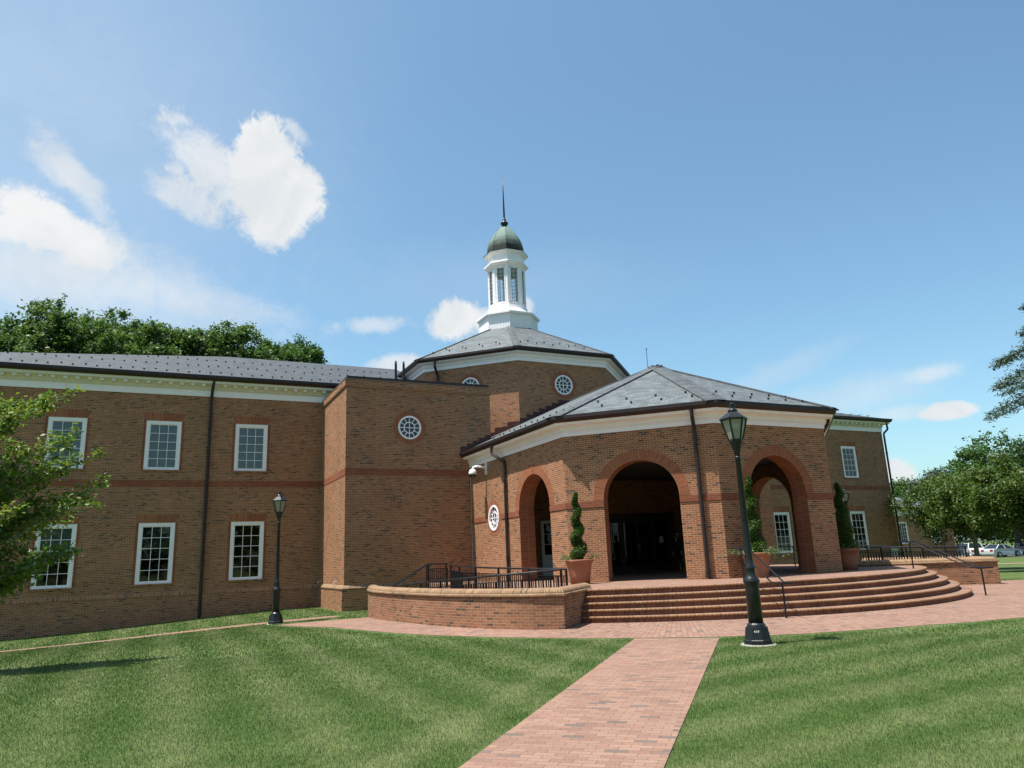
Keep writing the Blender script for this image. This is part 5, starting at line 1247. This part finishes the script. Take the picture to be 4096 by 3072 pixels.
b = MB(); X0, X1, Y0, Y1 = ax0-.5, ax1+.5, ay-.5, ay+14.5; rz_ = 6.6; b.poly([(X0, Y0, 4.03), (X1, Y0, 4.03), (X1-7.5, 67, rz_), (X0+7.5, 67, rz_)]); b.poly([(X1, Y0, 4.03), (X1, Y1, 4.03), (X1-7.5, 67, rz_)]); b.poly([(X1, Y1, 4.03), (X0, Y1, 4.03), (X0+7.5, 67, rz_), (X1-7.5, 67, rz_)]); b.poly([(X0, Y1, 4.03), (X0, Y0, 4.03), (X0+7.5, 67, rz_)])
b.build('roof', 'slate', ann)
for x in AW:
    o = make_window(2.5); o.location = (x, ay, -.15); par(o, ann)

# ================================================================== CARS
def car(loc, yaw, paint, label, suv=False, group='cars parked on the right'):
    t = thing('parked_car', label, 'car', loc, group)
    X = Matrix.Translation(loc)@Matrix.Rotation(yaw, 4, 'Z')
    if suv: L, Wd, prof = 4.7, 1.86, dict(belt=1.08, roof=1.72, nose=.98, tail=1.06, ws=(.95, .15), rw=(-2.05, -1.85)); 
    else: L, Wd, prof = 4.6, 1.80, dict(belt=.96, roof=1.45, nose=.80, tail=1.0, ws=(.95, .05), rw=(-1.85, -1.05))
    h = L/2; bl = prof['belt']
    side = [(-h, .42), (-h+.02, .72), (-h+.10, prof['tail']-.08), (-h+.30, prof['tail']), (prof['rw'][0], bl+.02), (prof['ws'][0], bl), (h-.55, prof['nose']+.03), (h-.15, prof['nose']-.12), (h-.02, .62), (h, .40), (h-.08, .22), (-h+.08, .24)]
    def loft(pts2, widths):
        b = MB(); n = len(pts2); sec = []
        for (x, z), w in zip(pts2, widths): sec.append((x, z, w))
        Lf = [X@Vector((x, w, z)) for x, z, w in sec]; Rt = [X@Vector((x, -w, z)) for x, z, w in sec]
        b.poly(Rt); b.poly(Lf[::-1])
        for k in range(n): b.poly([Rt[k], Lf[k], Lf[(k+1) % n], Rt[(k+1) % n]][::-1])
        return b
    w = Wd/2
    bd = loft(side, [w-.10, w-.05, w-.04, w-.03, w-.01, w-.01, w-.06, w-.12, w-.16, w-.14, w-.1, w-.08]); o = bd.build('body', paint, t)
    mdf = o.modifiers.new('bevel', 'BEVEL'); mdf.width = .06; mdf.segments = 3; mdf.limit_method = 'ANGLE'; mdf.angle_limit = math.radians(20)
    r0, r1, w0, w1 = prof['rw'][0], prof['rw'][1], prof['ws'][0], prof['ws'][1]; zr_ = prof['roof']
    b = MB(); ti = w-.26; gw = w-.05
    def q(x, y, z): return X@Vector((x, y, z))
    roof = [(r1, ti, zr_-.03), ((r1+w1)/2, ti+.02, zr_), (w1, ti, zr_-.03)]
    b.poly([q(x, y, z) for x, y, z in roof]+[q(x, -y, z) for x, y, z in roof[::-1]])
    b.poly([q(x, y, z-.05) for x, y, z in roof]+[q(x, -y, z-.05) for x, y, z in roof[::-1]])
    for s in (1, -1):
        b.bar(q(r0+.02, gw*s, bl), q(r1, ti*s, zr_-.05), .10, .07); b.bar(q(w0, gw*s, bl), q(w1, ti*s, zr_-.05), .07, .06); b.bar(q(-.35, gw*s, bl), q(-.40, (ti+.01)*s, zr_-.03), .08, .05)
        b.bar(q(r1, ti*s, zr_-.04), q(w1, ti*s, zr_-.04), .08, .07)
    b.build('roof', paint, t)
    g = MB(); gi = gw-.03; tj = ti-.005
    g.poly([q(r0+.03, gi, bl), q(r0+.03, -gi, bl), q(r1+.02, -tj, zr_-.06), q(r1+.02, tj, zr_-.06)]); g.poly([q(w0-.02, -gi, bl), q(w0-.02, gi, bl), q(w1, tj, zr_-.06), q(w1, -tj, zr_-.06)])
    for s in (1, -1): g.poly([q(r0+.05, gi*s, bl), q(w0-.04, gi*s, bl), q(w1, tj*s, zr_-.06), q(r1, tj*s, zr_-.06)])
    g.build('windows', 'car_glass', t)
    for x in (-h+.85, h-.90):
        for s in (1, -1):
            P = X@Vector((x, s*(w-.12), .33)); ax = (X.to_3x3()@Vector((0, s, 0))).normalized(); b = MB(); b.tube([P-ax*.12, P+ax*.13], .335, 20); o = b.build('wheel', 'tyre', t); b = MB(); b.tube([P+ax*.11, P+ax*.138], .215, 14); b.build('rim', 'rim', o)
    for s in (1, -1):
        b = MB(); b.box(-h-.012, s*(w-.34)-.17, .72, -h+.10, s*(w-.34)+.17, .88, X); b.build('tail_light', 'tail_red', t)
        b = MB(); b.box(h-.22, s*(w-.36)-.16, .60, h-.02, s*(w-.36)+.16, .72, X); b.build('headlight', 'car_glass', t)
def at_px(px, rr): x, y, z = dirxy(px, 2200); return (x*rr, y*rr, float(gz(x*rr, y*rr)))
vd = math.atan2(dirxy(4010, 2200)[1], dirxy(4010, 2200)[0])
car(at_px(4005, 104), vd-math.radians(38), 'car_silver', 'silver hatchback car, nearest of the parked cars at the right edge')
car(at_px(3936, 112), vd+math.radians(165), 'car_white', 'white car half hidden behind the silver hatchback')
car(at_px(3868, 108), vd+math.radians(30), 'car_white', 'tall white car seen through the railing behind the right wall', True)
car(at_px(4098, 116), vd+math.radians(10), 'car_grey', 'grey car cut by the right edge behind the silver hatchback')
# car park and footpath by it
def strip(name, mat, c, d, L, w, dz):
    c, d = Vector(c), Vector(d).normalized(); s = Vector((-d.y, d.x)); b = MB(); n = 24
    for i in range(n):
        for j in range(6):
            P = []
            for a, k in ((i, j), (i+1, j), (i+1, j+1), (i, j+1)): q = c+d*(L*(a/n-.5))+s*(w*(k/6-.5)); P.append((q.x, q.y, float(gz(q.x, q.y))+dz))
            b.poly(P)
    return struct(b.build(name, mat))
x, y, z = dirxy(4000, 2200); strip('car_park', 'asphalt', (x*112, y*112), (-y, x), 80, 19, .03)
x, y, z = dirxy(4050, 2246); strip('footpath', 'tan_path', (x*74, y*74), (-y-.12, x), 34, 1.6, .03)

# ================================================================== GRASS
def in_paving(x, y):
    dx, dy = x-PC[0], y-PC[1]; r = np.hypot(dx, dy); a = np.degrees(np.arctan2(dy, dx)) % 360
    R = np.interp(a, [176, 190, 200, 212, 225, 236, 240, 252, 262, 275, 300, 338], [14.9, 14.1, 14.3, 14.65, 14.85, 14.95, 14.9, 14.35, 14.2, 14.4, 14.9, 15.2])+.25
    m = (r < R) & (a > 176) & (a < 338)
    px_, py_ = x-eL.x, y-eL.y; s = px_*fwd.x+py_*fwd.y; w = px_*rt.x+py_*rt.y
    m |= (s > -.6) & (w > .0) & (w < wd)
    m |= (x < 6.2) & (y > 26.55) & (y < 27.6)
    m |= (y > 35.2) | ((x > 6.6) & (y > 29.8))
    m |= np.hypot(x-9.66, y-10.47) < .27
    return m
def grass():
    r = np.random.default_rng(3); V = []
    for r0, r1, dens, hgt, wid in ((3.6, 7.5, 6500, .032, .0036), (7.5, 11, 4200, .032, .0045), (11, 16, 1900, .034, .008), (16, 26, 600, .036, .016), (26, 38, 160, .04, .03)):
        a0, a1 = YAW-math.radians(39), YAW+math.radians(42); n = int(dens*.5*(a1-a0)*(r1*r1-r0*r0))
        a = a0+(a1-a0)*r.random(n); q = np.sqrt(r0*r0+(r1*r1-r0*r0)*r.random(n)); x, y = np.sin(a)*q, np.cos(a)*q
        k = ~in_paving(x, y); x, y = x[k], y[k]; n = len(x); z = gz(x, y)
        th = r.random(n)*2*PI; h = hgt*(.45+.8*r.random(n)); w = wid*(.7+.6*r.random(n)); ln = .75*r.random(n)*h; lt = r.random(n)*2*PI
        dx, dy = np.cos(th)*w/2, np.sin(th)*w/2
        p0 = np.stack([x-dx, y-dy, z-.004], 1); p1 = np.stack([x+dx, y+dy, z-.004], 1); p2 = np.stack([x+np.cos(lt)*ln, y+np.sin(lt)*ln, z+h], 1)
        V.append(np.stack([p0, p1, p2], 1).reshape(-1, 3))
    V = np.concatenate(V).astype(np.float32); n = len(V)//3; me = bpy.data.meshes.new('grass')
    me.vertices.add(n*3); me.vertices.foreach_set('co', V.ravel()); me.loops.add(n*3); me.loops.foreach_set('vertex_index', np.arange(n*3, dtype=np.int32))
    me.polygons.add(n); me.polygons.foreach_set('loop_start', np.arange(0, n*3, 3, dtype=np.int32)); me.polygons.foreach_set('loop_total', np.full(n, 3, np.int32))
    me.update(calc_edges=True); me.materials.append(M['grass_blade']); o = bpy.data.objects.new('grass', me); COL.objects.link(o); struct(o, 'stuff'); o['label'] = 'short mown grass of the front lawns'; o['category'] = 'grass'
grass()
bpy.context.view_layer.update()
